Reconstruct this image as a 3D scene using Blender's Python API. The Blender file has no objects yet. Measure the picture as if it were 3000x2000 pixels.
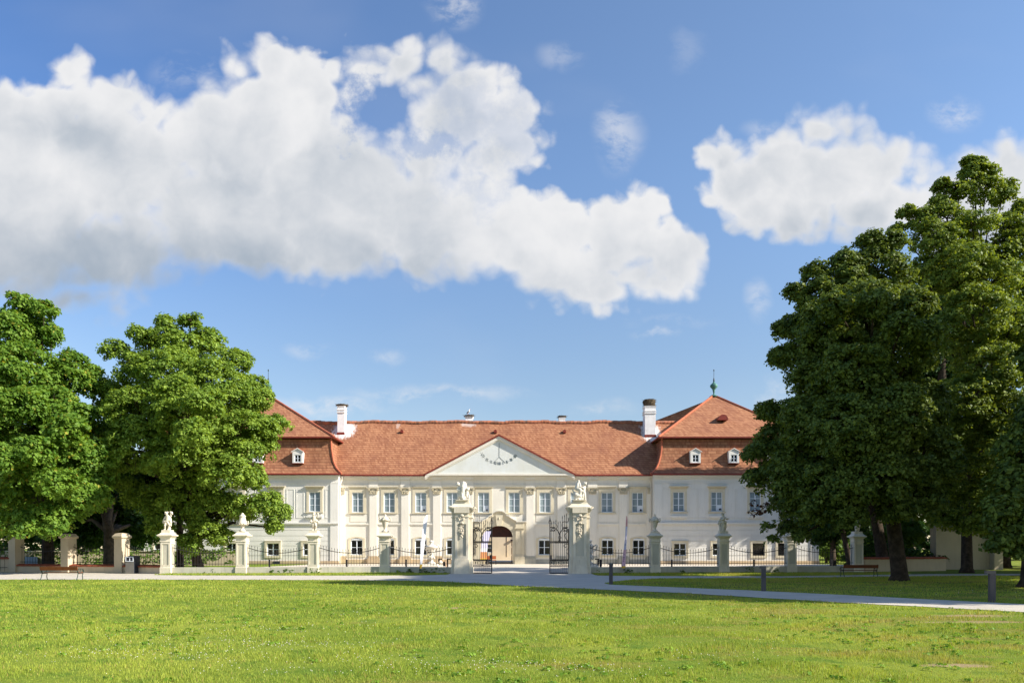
import bpy, bmesh, math, random
import numpy as np
from mathutils import Vector, Matrix, Quaternion
R = math.radians
random.seed(7)
rng = np.random.default_rng(7)
F = 2200.0      # focal length in photo pixels
H = 1.7         # eye height
def PX(px, D): return (px - 1500) * D / F
def PZ(py, D): return H + (1605 - py) * D / F
SC = bpy.context.scene
COL = SC.collection

# ------------------------------------------------------------------ tagging
def tag(o, label=None, cat=None, group=None, kind=None):
    if label: o['label'] = label
    if cat: o['category'] = cat
    if group: o['group'] = group
    if kind: o['kind'] = kind
    return o
def thing(name, label, cat, loc=(0, 0, 0), rz=0.0, group=None):
    o = bpy.data.objects.new(name, None)
    COL.objects.link(o)
    o.location = loc
    o.rotation_euler = (0, 0, rz)
    o.empty_display_size = 0.3
    return tag(o, label, cat, group)
def wloc(o):
    p = Vector((0, 0, 0))
    while o is not None:
        p = p + Vector(o.location)
        o = o.parent
    return p
def copy_tree(o, parent=None):
    c = o.copy()
    COL.objects.link(c)
    c.parent = parent
    for ch in list(o.children):
        copy_tree(ch, c)
    return c

# ------------------------------------------------------------------ mesh builder
class MB:
    def __init__(s):
        s.v = []; s.f = []
    def add(s, vs, fs):
        b = len(s.v)
        s.v.extend([tuple(map(float, q)) for q in vs])
        s.f.extend([tuple(i + b for i in q) for q in fs])
        return s
    def box(s, x0, x1, y0, y1, z0, z1):
        return s.add([(x0,y0,z0),(x1,y0,z0),(x1,y1,z0),(x0,y1,z0),(x0,y0,z1),(x1,y0,z1),(x1,y1,z1),(x0,y1,z1)],
                     [(0,3,2,1),(4,5,6,7),(0,1,5,4),(1,2,6,5),(2,3,7,6),(3,0,4,7)])
    def poly(s, pts):
        return s.add(pts, [tuple(range(len(pts)))])
    def prism_y(s, poly, y0, y1):      # polygon in x,z counter-clockwise seen from the front (-y)
        n = len(poly)
        vs = [(x, y0, z) for x, z in poly] + [(x, y1, z) for x, z in poly]
        fs = [tuple(range(n)), tuple(range(2*n-1, n-1, -1))]
        for i in range(n):
            j = (i + 1) % n
            fs.append((i, i+n, j+n, j))
        return s.add(vs, fs)
    def prism_z(s, poly, z0, z1):
        n = len(poly)
        vs = [(x, y, z0) for x, y in poly] + [(x, y, z1) for x, y in poly]
        fs = [tuple(range(n-1, -1, -1)), tuple(range(n, 2*n))]
        for i in range(n):
            j = (i + 1) % n
            fs.append((i, j, j+n, i+n))
        return s.add(vs, fs)
    def prism_x(s, poly, x0, x1):      # polygon in y,z
        n = len(poly)
        vs = [(x0, y, z) for y, z in poly] + [(x1, y, z) for y, z in poly]
        fs = [tuple(range(n-1, -1, -1)), tuple(range(n, 2*n))]
        for i in range(n):
            j = (i + 1) % n
            fs.append((i, j, j+n, i+n))
        return s.add(vs, fs)
    def lathe(s, prof, cx=0, cy=0, n=20, sx=1.0, sy=1.0, wob=None):
        vs = []
        for r, z in prof:
            for k in range(n):
                a = 2*math.pi*k/n
                rr = r*(1+(wob(a, z) if wob else 0))
                vs.append((cx+rr*math.cos(a)*sx, cy+rr*math.sin(a)*sy, z))
        fs = []
        m = len(prof)
        for i in range(m-1):
            for k in range(n):
                k2 = (k+1) % n
                fs.append((i*n+k, i*n+k2, (i+1)*n+k2, (i+1)*n+k))
        fs.append(tuple(range(n-1, -1, -1)))
        fs.append(tuple((m-1)*n+k for k in range(n)))
        return s.add(vs, fs)
    def sq(s, prof, cx=0, cy=0, sx=1.0, sy=1.0):   # square lathe: (half width, z)
        vs = []
        for r, z in prof:
            vs += [(cx-r*sx, cy-r*sy, z), (cx+r*sx, cy-r*sy, z), (cx+r*sx, cy+r*sy, z), (cx-r*sx, cy+r*sy, z)]
        m = len(prof); fs = []
        for i in range(m-1):
            for k in range(4):
                k2 = (k+1) % 4
                fs.append((i*4+k, i*4+k2, (i+1)*4+k2, (i+1)*4+k))
        fs.append((3, 2, 1, 0)); fs.append(tuple((m-1)*4+k for k in range(4)))
        return s.add(vs, fs)
    def tube(s, pts, rad, n=6):
        pts = [Vector(p) for p in pts]
        if not hasattr(rad, '__len__'): rad = [rad]*len(pts)
        vs = []; fs = []
        up = None
        for i, p in enumerate(pts):
            a = pts[max(i-1, 0)]; b = pts[min(i+1, len(pts)-1)]
            t = (b-a)
            t = t.normalized() if t.length > 1e-9 else Vector((0, 0, 1))
            if up is None:
                up = Vector((0, 0, 1)) if abs(t.z) < 0.9 else Vector((0, 1, 0))
            u = t.cross(up)
            if u.length < 1e-6: u = t.cross(Vector((1, 0.3, 0)))
            u.normalize(); w = u.cross(t).normalized()
            up = w
            for k in range(n):
                ang = 2*math.pi*k/n
                vs.append(tuple(p + (u*math.cos(ang)+w*math.sin(ang))*rad[i]))
        for i in range(len(pts)-1):
            for k in range(n):
                k2 = (k+1) % n
                fs.append((i*n+k, i*n+k2, (i+1)*n+k2, (i+1)*n+k))
        fs.append(tuple(range(n-1, -1, -1)))
        fs.append(tuple((len(pts)-1)*n+k for k in range(n)))
        return s.add(vs, fs)
    def ball(s, c, r, nu=12, nv=8):
        if not hasattr(r, '__len__'): r = (r, r, r)
        vs = [(c[0], c[1], c[2]-r[2])]
        for i in range(1, nv):
            ph = -math.pi/2 + math.pi*i/nv
            for k in range(nu):
                a = 2*math.pi*k/nu
                vs.append((c[0]+r[0]*math.cos(ph)*math.cos(a), c[1]+r[1]*math.cos(ph)*math.sin(a), c[2]+r[2]*math.sin(ph)))
        vs.append((c[0], c[1], c[2]+r[2]))
        fs = []
        for k in range(nu):
            fs.append((0, 1+(k+1) % nu, 1+k))
        for i in range(nv-2):
            for k in range(nu):
                k2 = (k+1) % nu
                fs.append((1+i*nu+k, 1+i*nu+k2, 1+(i+1)*nu+k2, 1+(i+1)*nu+k))
        last = len(vs)-1
        for k in range(nu):
            fs.append((1+(nv-2)*nu+k, 1+(nv-2)*nu+(k+1) % nu, last))
        return s.add(vs, fs)
    def caps(s, p0, p1, r0, r1, n=10):          # limb piece: swept sphere between two joints
        s.ball(p0, r0, n, 8); s.ball(p1, r1, n, 8)
        s.tube([p0, p1], [r0, r1], n)
        return s
    def build(s, name, mat, parent=None, smooth=False, local=False):
        me = bpy.data.meshes.new(name)
        vs = s.v
        if parent is not None and not local:
            o0 = wloc(parent)
            vs = [(x-o0.x, y-o0.y, z-o0.z) for x, y, z in vs]
        me.from_pydata(vs, [], s.f)
        me.materials.append(mat)
        if smooth:
            me.polygons.foreach_set('use_smooth', [True]*len(me.polygons))
        me.update()
        o = bpy.data.objects.new(name, me)
        COL.objects.link(o)
        if parent is not None: o.parent = parent
        return o
def np_mesh(name, verts, faces, mat, parent=None, attr=None):
    """verts (n,3); faces (m,k) with k = 3 or 4"""
    me = bpy.data.meshes.new(name)
    n = len(verts); m, k = faces.shape
    me.vertices.add(n); me.loops.add(m*k); me.polygons.add(m)
    me.vertices.foreach_set('co', np.asarray(verts, np.float32).ravel())
    me.loops.foreach_set('vertex_index', faces.astype(np.int32).ravel())
    me.polygons.foreach_set('loop_start', np.arange(0, m*k, k, dtype=np.int32))
    me.polygons.foreach_set('loop_total', np.full(m, k, np.int32))
    me.update(calc_edges=True)
    if attr is not None:
        for an, av in attr.items():
            a = me.attributes.new(an, 'FLOAT', 'FACE')
            a.data.foreach_set('value', np.asarray(av, np.float32))
    me.materials.append(mat)
    o = bpy.data.objects.new(name, me)
    COL.objects.link(o)
    if parent is not None: o.parent = parent
    return o
def remesh(o, voxel=0.015, smooth=2):
    m = o.modifiers.new('r', 'REMESH'); m.mode = 'VOXEL'; m.voxel_size = voxel
    sm = o.modifiers.new('s', 'SMOOTH'); sm.factor = 0.5; sm.iterations = smooth
    dg = bpy.context.evaluated_depsgraph_get()
    me = bpy.data.meshes.new_from_object(o.evaluated_get(dg))
    mats = list(o.data.materials)
    o.modifiers.clear()
    o.data = me
    me.materials.clear()
    for q in mats: me.materials.append(q)
    me.polygons.foreach_set('use_smooth', [True]*len(me.polygons))
    return o

# ------------------------------------------------------------------ materials
class NT:
    def __init__(s, nt): s.nt = nt
    def n(s, t, **kw):
        nd = s.nt.nodes.new(t)
        for k, v in kw.items():
            if k.startswith('i_'):
                nd.inputs[k[2:].replace('_', ' ')].default_value = v
            else: setattr(nd, k, v)
        return nd
    def link(s, a, b): s.nt.links.new(a, b)
    def val(s, nd, idx, x):
        if hasattr(x, 'is_linked') or isinstance(x, bpy.types.NodeSocket): s.link(x, nd.inputs[idx])
        else: nd.inputs[idx].default_value = x
    def math(s, op, a, b=None, c=None, clamp=False):
        nd = s.nt.nodes.new('ShaderNodeMath'); nd.operation = op; nd.use_clamp = clamp
        s.val(nd, 0, a)
        if b is not None: s.val(nd, 1, b)
        if c is not None: s.val(nd, 2, c)
        return nd.outputs[0]
    def vmath(s, op, a, b=None, c=None):
        nd = s.nt.nodes.new('ShaderNodeVectorMath'); nd.operation = op
        s.val(nd, 0, a)
        if b is not None: s.val(nd, 1, b)
        if c is not None: s.val(nd, 2, c)
        return nd.outputs['Value'] if op in ('LENGTH', 'DOT_PRODUCT', 'DISTANCE') else nd.outputs[0]
    def mix(s, fac, a, b, blend='MIX'):
        nd = s.nt.nodes.new('ShaderNodeMix'); nd.data_type = 'RGBA'; nd.blend_type = blend
        s.val(nd, 0, fac)
        for i, q in ((6, a), (7, b)):
            if isinstance(q, (tuple, list)) and len(q) == 3: q = (*q, 1)
            s.val(nd, i, q)
        return nd.outputs[2]
    def smooth(s, x, a, b, lo=0.0, hi=1.0):
        nd = s.nt.nodes.new('ShaderNodeMapRange'); nd.interpolation_type = 'SMOOTHSTEP'
        s.val(nd, 0, x); s.val(nd, 1, a); s.val(nd, 2, b); s.val(nd, 3, lo); s.val(nd, 4, hi)
        return nd.outputs[0]
    def noise(s, vec, scale, detail=5, rough=0.55, out=0, dim='3D'):
        nd = s.nt.nodes.new('ShaderNodeTexNoise'); nd.noise_dimensions = dim
        s.link(vec, nd.inputs['Vector'])
        nd.inputs['Scale'].default_value = scale; nd.inputs['Detail'].default_value = detail
        nd.inputs['Roughness'].default_value = rough
        return nd.outputs[out]
def new_mat(name):
    m = bpy.data.materials.new(name); m.use_nodes = True
    t = NT(m.node_tree)
    b = m.node_tree.nodes['Principled BSDF']
    return m, t, b
def pmat(name, c1, c2=None, scale=1.5, rough=0.8, streak=None, samt=0.5, bump=0.0, bscale=25, spec=0.3, metal=0.0, fine=0.0, base=None, basez=0.5):
    m, t, b = new_mat(name)
    geo = t.n('ShaderNodeNewGeometry')
    pos = geo.outputs['Position']
    col = (*c1, 1)
    if c2 is not None:
        f = t.smooth(t.noise(pos, scale, 7, 0.6), 0.35, 0.65)
        col = t.mix(f, c1, c2)
    if streak is not None:
        sv = t.vmath('MULTIPLY', pos, (3.0, 3.0, 0.35))
        f = t.smooth(t.noise(sv, 1.6, 6, 0.65), 0.5, 0.78, 0, samt)
        col = t.mix(f, col, streak)
    if base is not None:           # splash-back dirt on the lowest half metre (real weathering)
        sep = t.n('ShaderNodeSeparateXYZ'); t.link(pos, sep.inputs[0])
        nz = t.noise(pos, 2.5, 5, 0.6)
        zz = t.math('SUBTRACT', sep.outputs[2], t.math('MULTIPLY', nz, basez))
        f = t.smooth(zz, -0.1, basez*0.8, 0.75, 0.0)
        col = t.mix(f, col, base)
    if fine > 0:
        g = t.noise(pos, 60, 3, 0.6)
        col = t.mix(fine, col, t.mix(g, (0.0, 0.0, 0.0), (1, 1, 1)), 'OVERLAY')
    t.val(b, 'Base Color', col)
    b.inputs['Roughness'].default_value = rough
    b.inputs['Specular IOR Level'].default_value = spec
    b.inputs['Metallic'].default_value = metal
    if bump > 0:
        bp = t.n('ShaderNodeBump'); bp.inputs['Strength'].default_value = bump; bp.inputs['Distance'].default_value = 0.02
        t.link(t.noise(pos, bscale, 6, 0.65), bp.inputs['Height'])
        t.link(bp.outputs[0], b.inputs['Normal'])
    return m

M = {}
M['plaster_cream'] = pmat('plaster_cream', (0.76, 0.72, 0.63), (0.70, 0.665, 0.58), 0.35, 0.9, (0.54, 0.50, 0.42), 0.5, 0.12, 8, 0.15)
M['plaster_white'] = pmat('plaster_white', (0.73, 0.71, 0.655), (0.67, 0.655, 0.605), 0.3, 0.9, (0.52, 0.50, 0.45), 0.45, 0.12, 8, 0.15)
M['trim'] = pmat('trim', (0.64, 0.575, 0.43), (0.58, 0.52, 0.385), 1.2, 0.9, (0.40, 0.34, 0.22), 0.4, 0.1, 15, 0.15)
M['carved'] = pmat('carved_stone', (0.55, 0.49, 0.36), (0.42, 0.37, 0.26), 3, 0.9, (0.2, 0.17, 0.11), 0.5, 0.5, 12, 0.15)
M['plinth_stone'] = pmat('plinth_stone', (0.55, 0.42, 0.26), (0.46, 0.36, 0.24), 1.0, 0.9, (0.35, 0.28, 0.18), 0.5, 0.2, 12, 0.15)
M['grey_plinth'] = pmat('grey_plinth', (0.42, 0.42, 0.36), (0.36, 0.35, 0.30), 1.2, 0.9, (0.25, 0.24, 0.2), 0.5, 0.2, 12, 0.15)
M['tympanum'] = pmat('tympanum_plaster', (0.66, 0.68, 0.66), (0.62, 0.63, 0.58), 0.5, 0.9, (0.55, 0.52, 0.38), 0.3, 0.08, 8, 0.15)
M['sash'] = pmat('white_sash_paint', (0.68, 0.73, 0.78), None, rough=0.45)
M['white_paint'] = pmat('chimney_whitewash', (0.82, 0.80, 0.80), (0.72, 0.70, 0.70), 2.0, 0.9, (0.5, 0.48, 0.46), 0.35)
M['gutter'] = pmat('red_gutter', (0.22, 0.035, 0.022), (0.16, 0.03, 0.02), 2, 0.5)
M['maroon'] = pmat('maroon_boards', (0.055, 0.014, 0.009), (0.03, 0.009, 0.007), 2, 0.6, (0.02, 0.006, 0.005), 0.6)
M['stone'] = pmat('pale_sandstone', (0.74, 0.67, 0.53), (0.64, 0.575, 0.45), 1.3, 0.92, (0.33, 0.29, 0.21), 0.55, 0.35, 14, 0.15, fine=0.12)
M['stone_panel'] = pmat('grey_green_panel', (0.56, 0.52, 0.41), (0.48, 0.45, 0.36), 1.0, 0.95, (0.28, 0.26, 0.19), 0.6, 0.3, 12, 0.1, fine=0.1)
M['statue'] = pmat('statue_stone', (0.72, 0.64, 0.52), (0.60, 0.53, 0.41), 5, 0.9, (0.28, 0.25, 0.2), 0.5, 0.3, 30, 0.15)
M['white_stone'] = pmat('white_stone', (0.76, 0.71, 0.61), (0.66, 0.60, 0.50), 5, 0.9, (0.36, 0.33, 0.27), 0.5, 0.3, 30, 0.15)
M['low_wall'] = pmat('low_wall_render', (0.50, 0.47, 0.38), (0.40, 0.38, 0.32), 0.9, 0.95, (0.24, 0.23, 0.18), 0.6, 0.4, 14, 0.1, fine=0.12)
M['yellow_wall'] = pmat('yellowish_render', (0.55, 0.46, 0.33), (0.49, 0.41, 0.30), 0.8, 0.95, (0.34, 0.28, 0.2), 0.45, 0.25, 12, 0.1)
M['brick_coping'] = pmat('brick_coping', (0.36, 0.10, 0.05), (0.22, 0.07, 0.04), 5, 0.9, (0.1, 0.05, 0.04), 0.5, 0.4, 20, 0.1)
M['iron'] = pmat('black_iron', (0.012, 0.012, 0.014), (0.022, 0.018, 0.016), 6, 0.55, metal=0.0, spec=0.4)
M['copper'] = pmat('green_copper', (0.10, 0.25, 0.20), (0.04, 0.12, 0.10), 3, 0.6, (0.02, 0.05, 0.045), 0.6)
M['dark_metal'] = pmat('dark_metal', (0.02, 0.03, 0.03), None, rough=0.5)
M['zinc'] = pmat('zinc_pipe', (0.62, 0.58, 0.50), None, rough=0.5)
M['bench_wood'] = pmat('red_brown_bench_wood', (0.18, 0.05, 0.017), (0.13, 0.036, 0.013), 6, 0.5, spec=0.4)
M['bench_iron'] = pmat('green_cast_iron', (0.02, 0.045, 0.038), None, rough=0.5)
M['bollard'] = pmat('grey_brown_bollard', (0.085, 0.075, 0.075), (0.065, 0.058, 0.06), 3, 0.6)
M['bollard_cap'] = pmat('bollard_head', (0.10, 0.09, 0.085), None, rough=0.55)
M['black_post'] = pmat('black_post', (0.015, 0.015, 0.017), None, rough=0.55)
M['bin_grey'] = pmat('grey_bin', (0.16, 0.15, 0.13), (0.14, 0.13, 0.115), 2, 0.5)
M['bin_dark'] = pmat('dark_bin', (0.02, 0.025, 0.035), None, rough=0.5)
M['nest'] = pmat('nest_twigs', (0.12, 0.09, 0.055), (0.05, 0.035, 0.02), 10, 0.95)
M['white_cloth'] = pmat('white_banner', (0.88, 0.87, 0.90), (0.83, 0.82, 0.87), 1.5, 0.8)
M['lilac_cloth'] = pmat('lilac_banner', (0.72, 0.68, 0.88), (0.64, 0.62, 0.86), 1.5, 0.8)
M['pink_cloth'] = pmat('pink_banner', (0.88, 0.46, 0.48), (0.80, 0.40, 0.44), 1.5, 0.8)
M['mauve_cloth'] = pmat('mauve_banner', (0.72, 0.50, 0.68), (0.78, 0.46, 0.58), 1.0, 0.8)
M['yellow_cloth'] = pmat('yellow_banner', (0.75, 0.47, 0.05), None, rough=0.8)
M['orange_print'] = pmat('orange_print', (0.62, 0.28, 0.12), None, rough=0.8)
M['ink'] = pmat('dark_ink', (0.03, 0.03, 0.045), None, rough=0.8)
M['sundial_ink'] = pmat('sundial_paint', (0.025, 0.045, 0.05), None, rough=0.8)
M['board_black'] = pmat('black_board', (0.018, 0.02, 0.02), None, rough=0.6)
M['orange_wood'] = pmat('orange_wood', (0.42, 0.12, 0.04), (0.36, 0.1, 0.035), 4, 0.6)
M['light_wood'] = pmat('light_wood', (0.60, 0.42, 0.28), (0.52, 0.36, 0.24), 6, 0.7)
M['pale_blue'] = pmat('pale_blue_board', (0.32, 0.42, 0.52), None, rough=0.6)
M['courtyard_wall'] = pmat('courtyard_wall', (0.66, 0.55, 0.40), (0.60, 0.50, 0.36), 0.8, 0.9)
M['bark'] = pmat('bark', (0.075, 0.055, 0.04), (0.035, 0.027, 0.02), 4, 0.95, (0.02, 0.016, 0.012), 0.7, 0.9, 18, 0.1)
M['bark_pale'] = pmat('bark_pale', (0.16, 0.12, 0.085), (0.08, 0.06, 0.045), 4, 0.95, (0.04, 0.03, 0.025), 0.7, 0.9, 18, 0.1)
M['bird_white'] = pmat('white_feathers', (0.8, 0.8, 0.78), None, rough=0.8)
M['bird_black'] = pmat('black_feathers', (0.015, 0.015, 0.02), None, rough=0.6)
M['bird_red'] = pmat('red_bill', (0.5, 0.07, 0.03), None, rough=0.5)
M['flower'] = pmat('clover_white', (0.75, 0.70, 0.62), None, rough=0.8)
M['dark_inside'] = pmat('dark_room', (0.02, 0.02, 0.02), None, rough=0.9)

def pane_mat(name, c, c2, rough=0.06, blind=True):
    m, t, b = new_mat(name)
    geo = t.n('ShaderNodeNewGeometry'); oi = t.n('ShaderNodeObjectInfo')
    pos = geo.outputs['Position']
    v = t.vmath('MULTIPLY', pos, (4.0, 1.0, 0.35))
    f = t.smooth(t.noise(v, 1.5, 3, 0.5), 0.35, 0.7)
    f2 = t.math('ADD', t.math('MULTIPLY', f, 0.6), t.math('MULTIPLY', oi.outputs['Random'], 0.4))
    t.val(b, 'Base Color', t.mix(f2, c, c2))
    b.inputs['Roughness'].default_value = rough
    b.inputs['Specular IOR Level'].default_value = 0.6
    bp = t.n('ShaderNodeBump'); bp.inputs['Strength'].default_value = 0.08; bp.inputs['Distance'].default_value = 0.05
    t.link(t.noise(pos, 1.3, 2, 0.5), bp.inputs['Height']); t.link(bp.outputs[0], b.inputs['Normal'])
    return m
M['pane_blind'] = pane_mat('pane_with_blind', (0.17, 0.23, 0.27), (0.30, 0.36, 0.38))
M['pane_dark'] = pane_mat('pane_dark', (0.006, 0.008, 0.009), (0.016, 0.018, 0.018))

def roof_mat(name, row=0.17, stains=(), dark=1.0):
    m, t, b = new_mat(name)
    geo = t.n('ShaderNodeNewGeometry'); pos = geo.outputs['Position']
    sep = t.n('ShaderNodeSeparateXYZ'); t.link(pos, sep.inputs[0])
    along = t.math('ADD', sep.outputs[0], t.math('MULTIPLY', sep.outputs[1], 0.7))
    wav = t.math('MULTIPLY', t.math('SUBTRACT', t.noise(pos, 0.5, 3, 0.5), 0.5), 0.10)
    zz = t.math('ADD', sep.outputs[2], wav)
    cb = t.n('ShaderNodeCombineXYZ'); t.link(along, cb.inputs[0]); t.link(zz, cb.inputs[1])
    br = t.n('ShaderNodeTexBrick'); t.link(cb.outputs[0], br.inputs['Vector'])
    br.offset = 0.5
    br.inputs['Color1'].default_value = (0.0, 0.0, 0.0, 1); br.inputs['Color2'].default_value = (1, 1, 1, 1)
    br.inputs['Mortar'].default_value = (0.5, 0.5, 0.5, 1)
    br.inputs['Scale'].default_value = 1.0
    br.inputs['Brick Width'].default_value = 0.20; br.inputs['Row Height'].default_value = row
    br.inputs['Mortar Size'].default_value = 0.012; br.inputs['Bias'].default_value = 0.0
    base = t.mix(br.outputs['Color'], (0.26*dark, 0.105*dark, 0.053*dark), (0.42*dark, 0.20*dark, 0.105*dark))
    n1 = t.noise(pos, 0.45, 6, 0.65)
    base = t.mix(t.smooth(n1, 0.42, 0.75, 0, 0.55), base, (0.19*dark, 0.07*dark, 0.045*dark))
    n2 = t.noise(t.vmath('MULTIPLY', pos, (3, 3, 0.5)), 1.5, 6, 0.7)
    base = t.mix(t.smooth(n2, 0.55, 0.8, 0, 0.5), base, (0.12*dark, 0.06*dark, 0.045*dark))
    n3 = t.noise(pos, 1.7, 4, 0.7)
    base = t.mix(t.smooth(n3, 0.60, 0.8, 0, 0.4), base, (0.50, 0.25, 0.14))
    # the lower edge of each course overhangs the next: its gap and shade painted as a dark line
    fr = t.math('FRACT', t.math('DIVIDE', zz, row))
    lip_shade = t.smooth(fr, 0.0, 0.30, 0.62, 0.0)
    base = t.mix(lip_shade, base, (0.085, 0.03, 0.02))
    for (sx, sy, sz, rx, rz, amt) in stains:
        d = t.vmath('LENGTH', t.vmath('DIVIDE', t.vmath('SUBTRACT', pos, (sx, sy, sz)), (rx, 9.0, rz)))
        nn = t.noise(t.vmath('MULTIPLY', pos, (2.2, 1, 0.9)), 1.7, 6, 0.7)
        dd = t.math('ADD', d, t.math('MULTIPLY', t.math('SUBTRACT', nn, 0.5), 1.5))
        base = t.mix(t.smooth(dd, 0.55, 1.05, amt, 0.0), base, (0.72, 0.70, 0.68))
    t.val(b, 'Base Color', base)
    b.inputs['Roughness'].default_value = 0.85; b.inputs['Specular IOR Level'].default_value = 0.2
    bp = t.n('ShaderNodeBump'); bp.inputs['Strength'].default_value = 0.5; bp.inputs['Distance'].default_value = 0.03
    hgt = t.math('ADD', t.math('SUBTRACT', 1.0, fr), t.math('MULTIPLY', t.noise(pos, 9, 4, 0.6), 0.8))
    t.link(hgt, bp.inputs['Height']); t.link(bp.outputs[0], b.inputs['Normal'])
    return m
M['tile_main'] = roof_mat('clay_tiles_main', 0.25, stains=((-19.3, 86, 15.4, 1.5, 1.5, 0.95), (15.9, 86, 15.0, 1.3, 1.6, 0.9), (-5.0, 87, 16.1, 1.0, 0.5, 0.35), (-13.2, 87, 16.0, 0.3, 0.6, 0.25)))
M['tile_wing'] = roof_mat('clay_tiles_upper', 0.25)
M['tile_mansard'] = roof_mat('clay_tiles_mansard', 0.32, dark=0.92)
M['tile_ridge'] = pmat('ridge_tiles', (0.46, 0.17, 0.09), (0.20, 0.10, 0.065), 2.2, 0.9, (0.10, 0.07, 0.055), 0.7, 0.3, 12)
M['tile_hip'] = pmat('hip_tiles', (0.50, 0.15, 0.075), (0.38, 0.11, 0.06), 2.2, 0.9)

def leaf_mat(name, dark, light, odd=None, oddp=0.0, trans=0.35):
    m, t, b = new_mat(name)
    at = t.n('ShaderNodeAttribute'); at.attribute_name = 'tint'
    col = t.mix(at.outputs['Fac'], dark, light)
    if odd is not None:
        geo = t.n('ShaderNodeNewGeometry')
        at2 = t.n('ShaderNodeAttribute'); at2.attribute_name = 'odd'
        col = t.mix(t.math('GREATER_THAN', at2.outputs['Fac'], 1-oddp), col, odd)
    t.val(b, 'Base Color', col)
    b.inputs['Roughness'].default_value = 0.55; b.inputs['Specular IOR Level'].default_value = 0.2
    tr = t.n('ShaderNodeBsdfTranslucent')
    tc = t.mix(1.0, col, (1.5, 1.35, 0.5), 'MULTIPLY')
    t.link(tc, tr.inputs['Color'])
    mx = t.n('ShaderNodeMixShader'); mx.inputs[0].default_value = trans
    t.link(b.outputs[0], mx.inputs[1]); t.link(tr.outputs[0], mx.inputs[2])
    out = [q for q in m.node_tree.nodes if q.type == 'OUTPUT_MATERIAL'][0]
    t.link(mx.outputs[0], out.inputs['Surface'])
    return m
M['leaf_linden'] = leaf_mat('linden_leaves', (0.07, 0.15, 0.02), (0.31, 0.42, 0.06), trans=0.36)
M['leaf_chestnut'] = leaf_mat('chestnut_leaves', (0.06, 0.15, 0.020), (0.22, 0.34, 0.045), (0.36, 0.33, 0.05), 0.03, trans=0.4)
M['leaf_dark'] = leaf_mat('shade_sun_linden_leaves', (0.026, 0.062, 0.016), (0.22, 0.28, 0.05), trans=0.32)  # tint range paints both the shaded side and the sunlit clumps
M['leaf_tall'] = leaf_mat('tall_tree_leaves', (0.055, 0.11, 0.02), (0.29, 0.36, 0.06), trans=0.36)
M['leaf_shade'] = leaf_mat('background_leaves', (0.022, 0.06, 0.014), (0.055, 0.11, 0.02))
M['leaf_bright'] = leaf_mat('bright_leaves', (0.07, 0.14, 0.02), (0.14, 0.21, 0.035), trans=0.4)
M['leaf_copper'] = leaf_mat('withered_leaves', (0.07, 0.03, 0.02), (0.12, 0.055, 0.03), trans=0.25)
M['lawn_weed'] = leaf_mat('lawn_weed_leaves', (0.09, 0.20, 0.02), (0.24, 0.38, 0.04))
M['weed'] = leaf_mat('weed_leaves', (0.05, 0.11, 0.02), (0.12, 0.19, 0.03))

def ground_color(t, pos):
    n1 = t.noise(pos, 0.22, 5, 0.6)
    n2 = t.noise(pos, 1.1, 6, 0.65)
    n3 = t.noise(pos, 5.0, 4, 0.6)
    col = t.mix(t.smooth(n1, 0.38, 0.66), (0.215, 0.295, 0.032), (0.37, 0.42, 0.058))
    col = t.mix(t.smooth(n2, 0.49, 0.66, 0, 0.85), col, (0.13, 0.23, 0.028))
    nb = t.noise(t.vmath('MULTIPLY', pos, (0.6, 1.3, 1)), 0.55, 5, 0.7)
    sep = t.n('ShaderNodeSeparateXYZ'); t.link(pos, sep.inputs[0])
    right = t.smooth(sep.outputs[0], -9.0, 9.0, -0.07, 0.085)       # the lawn is drier towards the right
    nb = t.math('ADD', nb, right)
    col = t.mix(t.smooth(nb, 0.54, 0.70, 0, 0.8), col, (0.36, 0.28, 0.08))
    n4 = t.noise(pos, 15.0, 4, 0.7)
    col = t.mix(t.smooth(n4, 0.50, 0.68, 0, 0.65), col, (0.085, 0.15, 0.014))
    col = t.mix(t.smooth(n3, 0.58, 0.76, 0, 0.45), col, (0.46, 0.43, 0.10))
    return col, nb
PATCHES = [(-1.55, 21.4, 0.50, 0.30), (11.6, 18.9, 1.2, 0.35), (10.6, 17.3, 1.3, 0.3), (6.5, 10.9, 0.55, 0.2), (12.2, 15.8, 0.8, 0.25)]
def lawn_mat():
    m, t, b = new_mat('lawn')
    geo = t.n('ShaderNodeNewGeometry'); pos = geo.outputs['Position']
    col, nb = ground_color(t, pos)
    col = t.mix(0.45, col, (0.05, 0.08, 0.015))
    for (x, y, rx, ry) in PATCHES:      # bare trodden soil
        d = t.vmath('LENGTH', t.vmath('DIVIDE', t.vmath('SUBTRACT', pos, (x, y, 0)), (rx, ry, 1)))
        d = t.math('ADD', d, t.math('MULTIPLY', t.math('SUBTRACT', t.noise(pos, 3.0, 5, 0.7), 0.5), 3.2))
        col = t.mix(t.smooth(d, 0.5, 1.1, 0.8, 0), col, (0.33, 0.24, 0.14))
    t.val(b, 'Base Color', col)
    b.inputs['Roughness'].default_value = 0.95; b.inputs['Specular IOR Level'].default_value = 0.05
    bp = t.n('ShaderNodeBump'); bp.inputs['Strength'].default_value = 0.5; bp.inputs['Distance'].default_value = 0.05
    t.link(t.noise(pos, 14, 6, 0.7), bp.inputs['Height']); t.link(bp.outputs[0], b.inputs['Normal'])
    return m
M['lawn'] = lawn_mat()
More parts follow.
